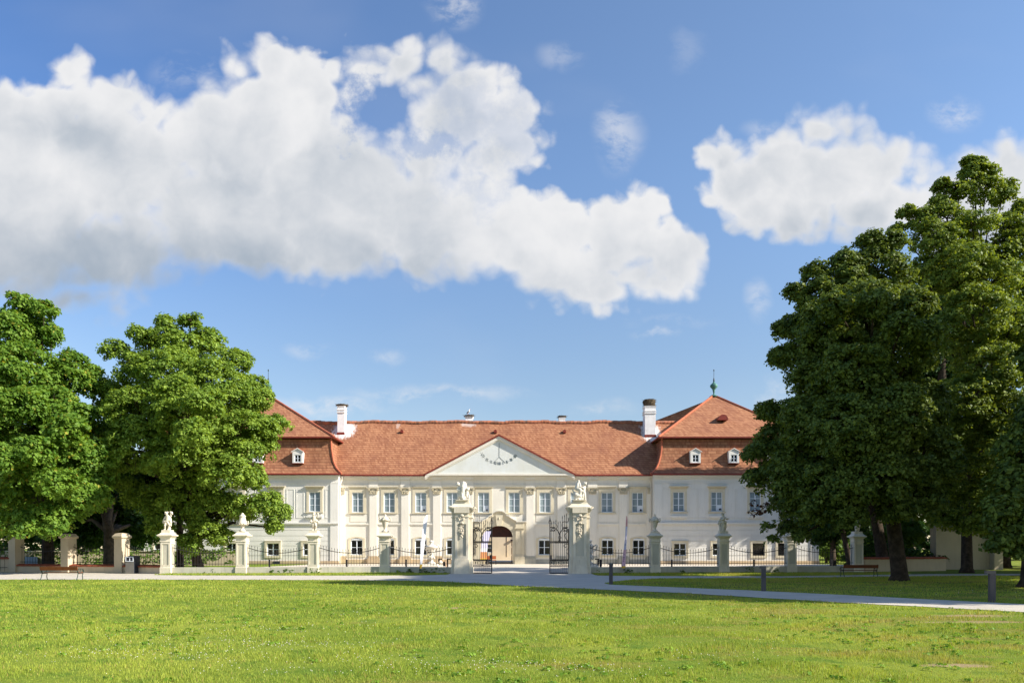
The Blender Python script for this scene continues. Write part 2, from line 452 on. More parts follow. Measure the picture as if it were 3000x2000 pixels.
def grass_mat():
    m, t, b = new_mat('grass_blades')
    geo = t.n('ShaderNodeNewGeometry'); pos = geo.outputs['Position']
    p2 = t.vmath('MULTIPLY', pos, (1, 1, 0))
    col, nb = ground_color(t, p2)
    at = t.n('ShaderNodeAttribute'); at.attribute_name = 'tint'
    col = t.mix(t.math('MULTIPLY', at.outputs['Fac'], 0.45), col, (0.46, 0.50, 0.09))
    at2 = t.n('ShaderNodeAttribute'); at2.attribute_name = 'odd'
    col = t.mix(t.math('GREATER_THAN', at2.outputs['Fac'], 0.94), col, (0.40, 0.30, 0.10))
    t.val(b, 'Base Color', col)
    b.inputs['Roughness'].default_value = 0.6; b.inputs['Specular IOR Level'].default_value = 0.2
    tr = t.n('ShaderNodeBsdfTranslucent'); t.link(t.mix(1.0, col, (1.3, 1.25, 0.6), 'MULTIPLY'), tr.inputs['Color'])
    mx = t.n('ShaderNodeMixShader'); mx.inputs[0].default_value = 0.35
    t.link(b.outputs[0], mx.inputs[1]); t.link(tr.outputs[0], mx.inputs[2])
    out = [q for q in m.node_tree.nodes if q.type == 'OUTPUT_MATERIAL'][0]
    t.link(mx.outputs[0], out.inputs['Surface'])
    return m
M['grass'] = grass_mat()
M['gravel'] = pmat('pale_gravel', (0.54, 0.49, 0.41), (0.47, 0.43, 0.36), 0.8, 0.95, None, 0, 0.5, 45, 0.1, fine=0.25)
M['court_gravel'] = pmat('court_gravel', (0.60, 0.53, 0.43), (0.54, 0.48, 0.39), 0.4, 0.95, None, 0, 0.4, 40, 0.1, fine=0.2)
# =================================================================== PALACE
YC = 81.3      # central facade plane
YW = 80.0      # pavilion facade plane
palace = thing('palace', 'cream baroque palace with red tiled roofs, pediment with sundial and two mansard pavilions', 'palace', (-1.4, YC, 0))

def wall_grid(mb, x0, x1, z0, z1, y, holes, depth=0.22, grooves=(), gd=0.03):
    xs = sorted(set([x0, x1] + [h[0] for h in holes] + [h[1] for h in holes]))
    zs = sorted(set([z0, z1] + [h[2] for h in holes] + [h[3] for h in holes] + [g for g in grooves] + [g+0.05 for g in grooves]))
    xs = [x for x in xs if x0 <= x <= x1]; zs = [z for z in zs if z0 <= z <= z1]
    for i in range(len(xs)-1):
        for j in range(len(zs)-1):
            cx = (xs[i]+xs[i+1])/2; cz = (zs[j]+zs[j+1])/2
            if any(h[0] < cx < h[1] and h[2] < cz < h[3] for h in holes): continue
            g = any(q < cz < q+0.05 for q in grooves)
            yy = y+gd if g else y
            mb.add([(xs[i],yy,zs[j]),(xs[i+1],yy,zs[j]),(xs[i+1],yy,zs[j+1]),(xs[i],yy,zs[j+1])], [(0,1,2,3)])
            if g:
                for zz in (zs[j], zs[j+1]):
                    mb.add([(xs[i],y,zz),(xs[i+1],y,zz),(xs[i+1],y+gd,zz),(xs[i],y+gd,zz)], [(0,1,2,3)])
    for h in holes:
        a, b, c, d = h
        for q in ([(a,y,c),(a,y+depth,c),(a,y+depth,d),(a,y,d)], [(b,y,c),(b,y,d),(b,y+depth,d),(b,y+depth,c)],
                  [(a,y,c),(b,y,c),(b,y+depth,c),(a,y+depth,c)], [(a,y,d),(a,y+depth,d),(b,y+depth,d),(b,y,d)]):
            mb.add(q, [(0,1,2,3)])

# ---- window prototypes, local origin at the bottom centre of the opening on the wall plane
def arch_pts(w, z0, rise, n=10):
    return [(-w/2 + w*i/n, z0 + rise*(1-(2*i/n-1)**2)) for i in range(n+1)]
def make_window(kind):
    m = MB()
    if kind == 'upper':
        w, h, rows, pm = 1.20, 2.16, 3, 'pane_blind'
        m.box(-w/2-0.30, -w/2, -0.055, 0.02, 0, h+0.46); m.box(w/2, w/2+0.30, -0.055, 0.02, 0, h+0.46)
        m.box(-w/2, w/2, -0.055, 0.02, h, h+0.46)
        m.box(-w/2-0.36, w/2+0.36, -0.13, 0.02, h+0.463, h+0.56); m.box(-w/2-0.40, w/2+0.40, -0.19, 0.02, h+0.563, h+0.62)
        m.box(-w/2-0.36, w/2+0.36, -0.15, 0.02, -0.13, -0.003)
    elif kind == 'wing':
        w, h, rows, pm = 1.20, 2.10, 3, 'pane_blind'
        m.box(-w/2-0.26, -w/2, -0.055, 0.02, 0, h+0.42); m.box(w/2, w/2+0.26, -0.055, 0.02, 0, h+0.42)
        m.box(-w/2, w/2, -0.055, 0.02, h, h+0.42)
        m.box(-w/2-0.28, -w/2+0.02, -0.10, 0.02, h+0.28, h+0.419); m.box(w/2-0.02, w/2+0.28, -0.10, 0.02, h+0.28, h+0.419)
        m.box(-w/2-0.36, w/2+0.36, -0.20, 0.02, h+0.423, h+0.52); m.box(-w/2-0.44, w/2+0.44, -0.30, 0.02, h+0.523, h+0.60)
        m.box(-w/2-0.34, w/2+0.34, -0.16, 0.02, -0.13, -0.003)
    elif kind == 'lower':
        w, h, rows, pm = 1.28, 1.62, 2, 'pane_dark'
        top = [(w/2+0.26, h+0.14)]
        arc = [(x*(w+0.52)/w, z) for x, z in arch_pts(w, h+0.18, 0.17)]
        inn = arch_pts(w, h+0.06, 0.15)
        for i in range(10):
            a, b, c, d = arc[i], arc[i+1], inn[i+1], inn[i]
            m.prism_y([d, c, b, a], -0.055, 0.02)
        m.box(-w/2-0.26, -w/2, -0.055, 0.02, -0.003, h+0.06); m.box(w/2, w/2+0.26, -0.055, 0.02, -0.003, h+0.06)
        m.prism_y([(-w/2-0.26, h+0.063), (-w/2, h+0.063), (-w/2, h+0.063+0.001), (-w/2-0.26, h+0.18)], -0.055, 0.02)
        m.prism_y([(w/2, h+0.063), (w/2+0.26, h+0.063), (w/2+0.26, h+0.18), (w/2, h+0.064)], -0.055, 0.02)
        m.box(-w/2-0.30, w/2+0.30, -0.08, 0.02, -0.22, -0.006)
    elif kind == 'lower_wing':
        w, h, rows, pm = 1.30, 1.32, 2, 'pane_dark'
        m.box(-w/2-0.22, -w/2, -0.12, 0.02, 0, h); m.box(w/2, w/2+0.22, -0.12, 0.02, 0, h)
        m.box(-w/2-0.22, w/2+0.22, -0.12, 0.02, h+0.003, h+0.20); m.box(-w/2-0.22, w/2+0.22, -0.12, 0.02, -0.22, -0.003)
        m.box(-w/2-0.26, w/2+0.26, -0.16, 0.02, h+0.203, h+0.26)
    win = m.build('window', M['trim'], palace, local=True)
    fr = MB(); y0, y1 = 0.10, 0.16
    b = 0.075
    fr.box(-w/2, -w/2+b, y0, y1, 0, h); fr.box(w/2-b, w/2, y0, y1, 0, h)
    fr.box(-w/2+b, w/2-b, y0, y1, 0, b); fr.box(-w/2+b, w/2-b, y0, y1, h-b, h)
    fr.box(-0.05, 0.05, y0-0.02, y1, b+0.001, h-b-0.001)
    for k in range(1, rows):
        zz = h*k/rows
        for s in (-1, 1):
            fr.box(min(s*0.051, s*(w/2-b-0.001)), max(s*0.051, s*(w/2-b-0.001)), y0+0.01, y1, zz-0.026, zz+0.026)
    if kind == 'lower':
        fr.prism_y([(-w/2, h+0.002)] + [(w/2, h+0.002)] + [(x, z) for x, z in reversed(arch_pts(w, h+0.06, 0.15))], 0.0, y1)
    fr.build('frame', M['sash'], win, local=True)
    pn = MB(); pn.box(-w/2+b*0.8, w/2-b*0.8, y1-0.025, y1-0.015, b*0.8, h-b*0.8)
    pn.build('pane', M[pm], win, local=True)
    win['dims'] = (w, h, rows)
    return win
def put(win, first, x, y, z):
    o = win if first else copy_tree(win, palace)
    o.location = (x+1.4, y-YC, z)
    return o
CX = [PX(p, YC) for p in (1048, 1140.5, 1233, 1325, 1417, 1506.5, 1597, 1688, 1778.5, 1868)]
ZU = 5.58
LX = [PX(p, YC) for p in (1045, 1138, 1233, 1325, 1595, 1688, 1780, 1871)]
ZL = 0.98
RX = [PX(p, YW) for p in (1988.5, 2100, 2213, 2327)]
WX = [PX(p, YW) for p in (922, 808, 694, 580, 466)]
RLX = [PX(p, YW) for p in (1992, 2105, 2222, 2296)]
WLX = [PX(p, YW) for p in (906, 800, 680, 566, 470)]
ZUW, ZLW = 5.60, 0.92
# vent panel: a white board with a round pipe hole in the lower right light
def vent(win, w, h, rows):
    z1 = h/rows-0.03
    m = MB(); m.box(0.062, w/2-0.077, 0.085, 0.13, 0.077, z1)
    v = m.build('vent_panel', M['sash'], win, local=True)
    d = MB(); n = 14
    cx, cz, r = 0.062+0.62*(w/2-0.14), 0.24, 0.11
    pts = [(cx+r*math.cos(2*math.pi*k/n), cz+r*math.sin(2*math.pi*k/n)) for k in range(n)]
    d.prism_y(pts, -0.02, 0.084)
    return v, d
wu = make_window('upper'); wl = make_window('lower'); ww = make_window('wing'); wlw = make_window('lower_wing')
def with_vent(o, kind):
    w, h, rows = (1.20, 2.16, 3) if kind == 'upper' else (1.20, 2.10, 3)
    v, d = vent(o, w, h, rows)
    d.build('vent_hole', M['ink'], o, local=True)
    o['label'] = 'window with a white board and round black vent hole in its lower right light'
ups = [put(wu, i == 0, x, YC, ZU) for i, x in enumerate(CX)]
for i in (2, 4, 9): with_vent(ups[i], 'upper')
for i, x in enumerate(LX): put(wl, i == 0, x, YC, ZL)
wgs = [put(ww, i == 0, x, YW, ZUW) for i, x in enumerate(RX+WX)]
with_vent(wgs[1], 'wing')
lw = [put(wlw, i == 0, x, YW, ZLW) for i, x in enumerate(RLX+WLX)]
for o in lw[2:4]:
    g = MB(); w, h = 1.30, 1.32
    for k in range(1, 9):
        g.tube([(-w/2+w*k/9, 0.03, 0.0), (-w/2+w*k/9, 0.03, h)], 0.011, 4)
    for k in range(1, 8):
        g.tube([(-w/2, 0.015, h*k/8), (w/2, 0.015, h*k/8)], 0.011, 4)
    g.build('grille', M['iron'], o, local=True)
    for ch in list(o.children):
        if ch.name.startswith('frame'): bpy.data.objects.remove(ch)
    o['label'] = 'ground floor window behind a square iron grille'

# ---- central wing walls
XL, XR = -18.5, 15.15
holes = [(x-0.6, x+0.6, ZU, ZU+2.16) for x in CX] + [(x-0.64, x+0.64, ZL, ZL+1.77) for x in LX] + [(-2.86, 0.09, -0.5, 4.2)]
mb = MB(); wall_grid(mb, XL, XR, 0, 9.55, YC, holes)
# short returns so that the passage has thickness
mb.build('wall', M['plaster_cream'], palace)
# entablature: architrave, frieze, cornice (broken forward over every pilaster)
PIL = [PX(p, YC) for p in (1094, 1187, 1280, 1374, 1553, 1644, 1736, 1826)]
mb = MB()
mb.box(XL, XR, YC-0.05, YC-0.001, 8.28, 8.50); mb.box(XL, XR, YC-0.09, YC-0.001, 8.503, 8.60)
mb.box(XL, XR, YC-0.10, YC-0.001, 9.12, 9.22); mb.box(XL, XR, YC-0.24, YC-0.001, 9.223, 9.34); mb.box(XL, XR, YC-0.36, YC-0.001, 9.343, 9.52)
for x in PIL:
    mb.box(x-0.50, x+0.50, YC-0.13, YC-0.093, 8.28, 8.60); mb.box(x-0.46, x+0.46, YC-0.10, YC-0.002, 8.603, 9.117)
    mb.box(x-0.55, x+0.55, YC-0.30, YC-0.243, 9.12, 9.34)
mb.build('entablature', M['plaster_cream'], palace)
# string course between the floors, one moulded length per bay
allp = [XL] + PIL + [XR]
def course(x0, x1, apron=True):
    mb = MB()
    mb.box(x0, x1, YC-0.10, YC-0.001, 4.24, 4.40); mb.box(x0+0.02, x1-0.02, YC-0.05, YC-0.001, 4.12, 4.24)
    mb.build('string_course', M['plaster_cream'], palace)
    if apron:
        mb = MB(); mb.box(x0+0.25, x1-0.25, YC-0.035, YC-0.001, 4.55, 5.35); mb.build('apron_panel', M['plaster_cream'], palace)
for a, b in zip(allp[:-1], allp[1:]):
    if a < -1.4 < b: # portal bay
        course(a+0.42, -5.2, False); course(2.1, b-0.42, False)
        continue
    course(a+(0.40 if a != XL else 0.75), b-(0.40 if b != XR else 0.72))
# pilasters
def capital(mb, x, y, half=0):
    x0, x1 = -0.40, 0.40
    mb.box(x+x0, x+x1, y-0.21, y-0.131, 7.55, 7.98)
    r = 0.17
    for s in ((-1, 1) if half == 0 else (half,)):
        cx = x+s*0.46
        pts = [(cx+r*math.cos(2*math.pi*k/12), 8.08+r*math.sin(2*math.pi*k/12)) for k in range(12)]
        mb.prism_y(pts, y-0.26, y-0.10)
        pts = [(cx+0.07*math.cos(2*math.pi*k/8), 8.08+0.07*math.sin(2*math.pi*k/8)) for k in range(8)]
        mb.prism_y(pts, y-0.31, y-0.261)
    mb.box(x-0.62, x+0.62, y-0.25, y-0.02, 8.2, 8.277)
    mb.tube([(x-0.45, y-0.22, 8.17), (x, y-0.24, 8.10), (x+0.45, y-0.22, 8.17)], 0.05, 6)
    rr = random.Random(int((x+50)*100))
    for k in range(5):     # acanthus drops
        ax = x-0.30+0.15*k
        mb.ball((ax, y-0.22, 7.80+0.06*math.sin(k*2.1)), (0.06, 0.05, 0.11), 8, 6)
        mb.ball((ax+0.05*rr.uniform(-1, 1), y-0.22, 7.64), (0.055, 0.05, 0.08), 8, 6)
for i, x in enumerate([XL+0.16] + PIL + [XR-0.30]):
    e = i in (0, 9)
    hw = 0.20 if e else 0.40
    m = MB()
    m.box(x-hw, x+hw, YC-0.13, YC-0.001, 0.86, 7.55 if True else 0)
    m.box(x-hw-0.10, x+hw+0.10, YC-0.07, YC-0.002, 0.80, 8.27)
    p = m.build('pilaster', M['plaster_cream'], palace)
    m = MB()
    if e:
        m.box(x-0.2, x+0.2, YC-0.21, YC-0.131, 7.55, 8.2); m.box(x-0.3, x+0.3, YC-0.25, YC-0.02, 8.203, 8.277)
        pts = [(x+(0.1 if i == 0 else -0.1)+0.17*math.cos(2*math.pi*k/12), 8.06+0.17*math.sin(2*math.pi*k/12)) for k in range(12)]
        m.prism_y(pts, YC-0.27, YC-0.212)
    else: capital(m, x, YC)
    c = m.build('capital', M['carved'], palace); c.parent = p
    c.location = Vector(c.location)
    m = MB()
    m.box(x-hw-0.24, x+hw+0.24, YC-0.26, YC-0.003, 0.0, 0.62)
    m.box(x-hw-0.18, x+hw+0.18, YC-0.22, YC-0.003, 0.623, 0.74); m.box(x-hw-0.10, x+hw+0.10, YC-0.18, YC-0.003, 0.743, 0.855)
    ped = m.build('pedestal', M['plinth_stone'] if x < -1 else M['grey_plinth'], palace); ped.parent = p
# plinth
seg = [XL] + [q for x in PIL for q in (x-0.65, x+0.65)] + [XR]
pl = []
for k in range(0, len(seg), 2):
    a, b = seg[k], seg[k+1]
    if a < -1.4 < b: pl += [(a, -5.0), (2.15, b)]
    else: pl.append((a, b))
for a, b in pl:
    m = MB(); m.box(a, b, YC-0.06, YC-0.004, 0, 0.5); m.build('plinth', M['plinth_stone'] if b < 0 else M['grey_plinth'], palace)

# ---- portal
ACX, AHW, ASP, ACR = -1.387, 1.46, 2.9, 4.13
def arch_z(x):
    u = (x-ACX)/AHW
    return ASP+(ACR-ASP)*math.sqrt(max(0, 1-u*u)) if abs(u) < 1 else 0.0
def top_z(x):
    d = abs(x-ACX)
    pts = [(0, 5.77), (0.35, 5.73), (0.62, 5.58), (0.78, 5.42), (0.781, 5.30), (1.0, 5.24), (1.25, 5.02), (1.6, 4.82), (1.83, 4.72), (1.831, 4.60), (3.0, 4.60)]
    for (a, za), (b, zb) in zip(pts[:-1], pts[1:]):
        if a <= d <= b: return za+(zb-za)*(d-a)/(b-a) if b > a else zb
    return 4.60
xs = sorted(set([ACX+s*d for s in (-1, 1) for d in list(np.linspace(0, 1.46, 30)) + [1.459, 1.5, 1.6, 1.7, 1.83, 1.832, 0.78, 0.782, 2.2, 2.6, 2.72]]))
m = MB(); yf, yb = YC-0.30, YC+0.5
tf = lambda x: top_z(x)-0.16
for a, b in zip(xs[:-1], xs[1:]):
    za, zb = arch_z(a), arch_z(b)
    inside = abs((a+b)/2-ACX) < AHW
    if not inside: za = zb = 0
    ta, tb = tf(a), tf(b)
    m.add([(a,yf,za),(b,yf,zb),(b,yf,tb),(a,yf,ta)], [(0,1,2,3)])
    m.add([(a,yf,ta),(b,yf,tb),(b,YC,tb),(a,YC,ta)], [(0,1,2,3)])
    if inside: m.add([(a,yf,za),(a,yb,za),(b,yb,zb),(b,yf,zb)], [(0,1,2,3)])
for s in (-1, 1):
    x = ACX+s*AHW
    m.add([(x,yf,0),(x,yb,0),(x,yb,ASP),(x,yf,ASP)], [(0,1,2,3)])
    x = ACX+s*2.72
    m.add([(x,yf,0),(x,YC,0),(x,YC,4.44),(x,yf,4.44)], [(0,1,2,3)])
# flat pilasters and imposts of the portal
for s in (-1, 1):
    a, b = sorted((ACX+s*1.78, ACX+s*2.66)); c = ACX+s*2.2
    m.box(a, b, yf-0.10, yf-0.002, 0.95, 3.72); m.box(c-0.02+s*0.24, c+0.02+s*0.24, yf-0.16, yf-0.101, 0.95, 3.72)
    m.box(a-0.06, b+0.06, yf-0.16, yf-0.002, 3.723, 3.83); m.box(a-0.10, b+0.10, yf-0.24, yf-0.002, 3.833, 3.95); m.box(a, b, yf-0.10, yf-0.002, 3.953, 4.41)
    m.box(a-0.10, b+0.10, yf-0.24, yf-0.002, 0.0, 0.8); m.box(a-0.06, b+0.06, yf-0.19, yf-0.002, 0.803, 0.947)
# keystone
m.prism_y([(ACX-0.26, 4.10), (ACX+0.26, 4.10), (ACX+0.40, 5.28), (ACX-0.40, 5.28)], yf-0.16, yf-0.003)
m.ball((ACX, yf-0.17, 4.9), (0.09, 0.05, 0.15), 10, 8)
portal = m.build('portal', M['trim'], palace)
m = MB()     # moulded cornice following the curved top
for off, yy, th in ((-0.16, 0.10, 0.08), (-0.075, 0.20, 0.08)):
    for a, b in zip(xs[:-1], xs[1:]):
        p = [(a, top_z(a)+off), (b, top_z(b)+off), (b, top_z(b)+off+th), (a, top_z(a)+off+th)]
        m.prism_y(p, yf-yy, YC-0.002)
m.box(ACX-2.9, ACX-1.84, yf-0.22, YC-0.003, 4.53, 4.605); m.box(ACX+1.84, ACX+2.9, yf-0.22, YC-0.003, 4.53, 4.605)
m.build('portal_cornice', M['plaster_cream'], palace)
# boarded arch head and open door leaves
m = MB()
pts = [(ACX+AHW*math.cos(math.pi*k/24), ASP+(ACR-ASP)*math.sin(math.pi*k/24)) for k in range(25)]
m.prism_y(pts + [(ACX-AHW, ASP-0.0001)], YC+0.30, YC+0.38)
for k in range(1, 6):
    zz = ASP+0.2*k
    hw = AHW*math.sqrt(max(0, 1-((zz-ASP)/(ACR-ASP))**2))-0.05
    m.box(ACX-hw, ACX+hw, YC+0.275, YC+0.299, zz-0.02, zz+0.02)
m.build('arch_boarding', M['maroon'], palace)
for s in (-1, 1):
    m = MB(); x = ACX+s*(AHW-0.04)
    m.box(min(x, x-s*0.07), max(x, x-s*0.07), YC+0.52, YC+1.95, 0.05, ASP-0.02)
    for zz in (0.5, 1.4, 2.3):
        m.box(min(x-s*0.07, x-s*0.10), max(x-s*0.07, x-s*0.10), YC+0.60, YC+1.87, zz-0.35, zz+0.35)
    m.build('door_leaf', M['maroon'], palace)
# vaulted passage and the courtyard behind it
m = MB(); x0, x1 = ACX-1.9, ACX+1.9
m.add([(x0,YC+.5,0),(x0,93,0),(x0,93,3.9),(x0,YC+.5,3.9)], [(0,1,2,3)]); m.add([(x1,YC+.5,0),(x1,93,0),(x1,93,3.9),(x1,YC+.5,3.9)], [(0,1,2,3)])
m.add([(x0,YC+.5,3.9),(x1,YC+.5,3.9),(x1,93,3.9),(x0,93,3.9)], [(0,1,2,3)])
m.add([(x0,YC+.5,0),(ACX-1.46,YC+.5,0),(ACX-1.46,YC+.5,4.2),(x0,YC+.5,4.2)], [(0,1,2,3)])
m.add([(x1,YC+.5,0),(ACX+1.46,YC+.5,0),(ACX+1.46,YC+.5,4.2),(x1,YC+.5,4.2)], [(0,1,2,3)])
m.build('passage', M['courtyard_wall'], palace)
m = MB()
m.box(-14, 12, 108.0, 108.6, 0, 8.2); m.box(ACX-0.02+0.7, ACX+0.02+0.7, 107.93, 107.998, 0.5, 8.0); m.box(-14, 12, 107.9, 107.997, 0, 0.45)
m.build('courtyard_range', M['courtyard_wall'], palace)
m = MB(); m.box(ACX+1.15, ACX+1.55, 107.7, 107.92, 2.72, 2.95); m.build('wall_lamp', M['ink'], palace)
# rear and side body
m = MB()
m.add([(XL,93,0),(x0,93,0),(x0,93,9.6),(XL,93,9.6)], [(0,1,2,3)]); m.add([(x1,93,0),(XR,93,0),(XR,93,9.6),(x1,93,9.6)], [(0,1,2,3)])
m.add([(x0,93,3.9),(x1,93,3.9),(x1,93,9.6),(x0,93,9.6)], [(0,1,2,3)])
m.build('rear_wall', M['plaster_cream'], palace)

# ---- central roof
EY, EZ, RY, RZ = YC-0.42, 9.56, 87.3, 16.28
def roof_z(y): return EZ+(y-EY)*(RZ-EZ)/(RY-EY)
m = MB(); n = 60
xs2 = np.linspace(-24.5, 20.0, n+1)
sag = lambda x: 0.05*math.sin(x*0.7)+0.03*math.sin(x*1.9+1)-0.0022*(x+1)**2*0.02
for a, b in zip(xs2[:-1], xs2[1:]):
    rows = [(EY, 0.0), (EY+1.2, 0.02), (RY-2.5, 0.5), (RY, 1.0)]
    for (y0, k0), (y1, k1) in zip(rows[:-1], rows[1:]):
        m.add([(a,y0,roof_z(y0)+sag(a)*k0),(b,y0,roof_z(y0)+sag(b)*k0),(b,y1,roof_z(y1)+sag(b)*k1),(a,y1,roof_z(y1)+sag(a)*k1)], [(0,1,2,3)])
    m.add([(a,RY,RZ+sag(a)),(b,RY,RZ+sag(b)),(b,93.7,EZ),(a,93.7,EZ)], [(0,1,2,3)])
m.add([(-24.5,EY,EZ),(-24.5,RY,RZ),(-24.5,93.7,EZ)], [(0,1,2)]); m.add([(20,EY,EZ),(20,RY,RZ),(20,93.7,EZ)], [(0,1,2)])
m.add([(XL,EY,EZ-0.02),(XR,EY,EZ-0.02),(XR,YC,EZ-0.02),(XL,YC,EZ-0.02)], [(0,1,2,3)])
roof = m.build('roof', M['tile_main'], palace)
m = MB(); rr = random.Random(3)
x = -24.3
while x < 19.8:
    L = 0.42
    zz = RZ+sag(x)+rr.uniform(-0.02, 0.03)
    m.tube([(x, RY, zz+0.0), (x+L+0.04, RY, zz+0.03)], [0.24, 0.21], 8)
    x += L
m.build('ridge_tiles', M['tile_ridge'], palace)
for x in (-12.6, -1.9+0.0, 6.0):
    m = MB()
    y = 86.0; z = roof_z(y)+0.05
    m.prism_y([(x-0.18, z-0.1), (x+0.18, z-0.1), (x+0.14, z+0.2), (x, z+0.30), (x-0.14, z+0.2)], y-0.25, y+0.2)
    m.build('roof_vent', M['gutter'], palace)
m = MB()
m.tube([(XL+0.1, EY-0.06, EZ-0.0), (-9.35, EY-0.06, EZ-0.02)], 0.095, 8); m.build('gutter', M['gutter'], palace)
m = MB(); m.tube([(6.85, EY-0.06, EZ-0.02), (XR, EY-0.06, EZ-0.0)], 0.095, 8)
m.build('gutter', M['gutter'], palace)

# ---- pediment
PXL, PXR, PA = PX(1247, YC), PX(1682, YC), PX(1462, YC)
PZB, PZA = 9.62, 13.82
m = MB()
m.prism_y([(PXL+0.35, PZB), (PXR-0.35, PZB), (PA, PZA-0.25)], YC-0.44, YC+0.3)
m.build('pediment', M['tympanum'], palace)
m = MB()
m.box(PXL+0.1, PXR-0.1, YC-0.66, YC-0.441, 9.523, 9.70)
def rake(m, off0, off1, y0, y1, xe0):
    # sloped band between two offsets below the rake line
    for s, xe in ((-1, PXL), (1, PXR)):
        sl = (PZA-PZB)/abs(PA-xe)
        pts = [(xe, PZB-off1+0.0), (PA, PZA-off1), (PA, PZA-off0), (xe, PZB-off0)]
        if s > 0: pts = [pts[1], pts[0], pts[3], pts[2]]
        m.prism_y(pts, y0, y1)
rake(m, 0.08, 0.42, YC-0.64, YC-0.442, 0); rake(m, 0.42, 0.54, YC-0.54, YC-0.4425, 0)
m.build('pediment_cornice', M['plaster_cream'], palace)
m = MB(); rake(m, -0.10, 0.077, YC-0.76, YC+0.05, 0)
m.box(PXL-0.55, PXL+0.02, YC-0.70, YC-0.3, 9.50, 9.64); m.box(PXR-0.02, PXR+0.55, YC-0.70, YC-0.3, 9.50, 9.64)
m.build('pediment_flashing', M['gutter'], palace)
m = MB()
yr = EY+(PZA+0.1-EZ)*(RY-EY)/(RZ-EZ)+0.1
m.add([(PXL-0.1,YC-0.70,PZB+0.06),(PA,YC-0.70,PZA+0.09),(PA,yr,PZA+0.09),(PXL-0.1,YC+0.0,PZB+0.06)], [(0,1,2,3)])
m.add([(PXR+0.1,YC-0.70,PZB+0.06),(PXR+0.1,YC+0.0,PZB+0.06),(PA,yr,PZA+0.09),(PA,YC-0.70,PZA+0.09)], [(0,1,2,3)])
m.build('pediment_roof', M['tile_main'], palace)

# ---- sundial painted on the tympanum
SP = lambda cx, cy: (PX(1390+cx/15.68, YC), PZ(1270+cy/15.68, YC))
yS0, yS1 = YC-0.46, YC-0.4405
def stroke(m, a, b, w):
    (x0, z0), (x1, z1) = a, b
    d = Vector((x1-x0, z1-z0)); L = d.length or 1; nx, nz = -d.y/L*w/2, d.x/L*w/2
    m.prism_y([(x0-nx, z0-nz), (x1-nx, z1-nz), (x1+nx, z1+nz), (x0+nx, z0+nz)], yS0, yS1)
dial = MB()
stroke(dial, SP(1138, 440), SP(1138, 1090), 0.028)
stroke(dial, SP(1138, 1090), SP(868, 1365), 0.022); stroke(dial, SP(1138, 1090), SP(1405, 1345), 0.022)
dial = dial.build('sundial', M['sundial_ink'], palace)
NUM = [('VIII', 395, 1020, 52), ('IX', 585, 1215, 30), ('X', 780, 1310, 16), ('XI', 962, 1365, 5), ('XII', 1138, 1385, 0), ('I', 1318, 1372, -8), ('II', 1500, 1315, -16), ('III', 1690, 1215, -30), ('IIII', 1877, 1052, -45)]
def numeral(m, txt, cx, cz, ang, h=0.31):
    x = 0.0; segs = []
    for ch in txt:
        if ch == 'I': segs.append(((x+0.03, -h/2), (x+0.03, h/2), 0.028)); x += 0.085
        elif ch == 'V':
            segs.append(((x+0.0, h/2), (x+0.085, -h/2), 0.028)); segs.append(((x+0.17, h/2), (x+0.085, -h/2), 0.022)); x += 0.20
        elif ch == 'X':
            segs.append(((x+0.0, h/2), (x+0.16, -h/2), 0.028)); segs.append(((x+0.16, h/2), (x+0.0, -h/2), 0.022)); x += 0.19
    w = x-0.02
    a = R(-ang); c, s = math.cos(a), math.sin(a)
    for p, q, wd in segs:
        tr = lambda p: (cx+(p[0]-w/2)*c-p[1]*s, cz+(p[0]-w/2)*s+p[1]*c)
        stroke(m, tr(p), tr(q), wd)
m = MB(); dots = MB()
prev = None
for txt, px, py, ang in NUM:
    cx, cz = SP(px, py)
    numeral(m, txt, cx, cz, ang)
    if prev:
        for k in (0.32, 0.5, 0.68):
            dx, dz = prev[0]+(cx-prev[0])*k, prev[1]+(cz-prev[1])*k-0.03
            r = 0.017 if k == 0.5 else 0.010
            dots.prism_y([(dx-r, dz-r), (dx+r, dz-r), (dx+r, dz+r), (dx-r, dz+r)], yS0, yS1)
    prev = (cx, cz)
nm = m.build('numerals', M['sundial_ink'], palace); nm.parent = dial
for px, py in ((305, 893), (350, 962), (1953, 932), (1915, 995)):
    dx, dz = SP(px, py); dots.prism_y([(dx-.016, dz-.016), (dx+.016, dz-.016), (dx+.016, dz+.016), (dx-.016, dz+.016)], yS0, yS1)
dt = dots.build('minute_dots', M['sundial_ink'], palace); dt.parent = dial

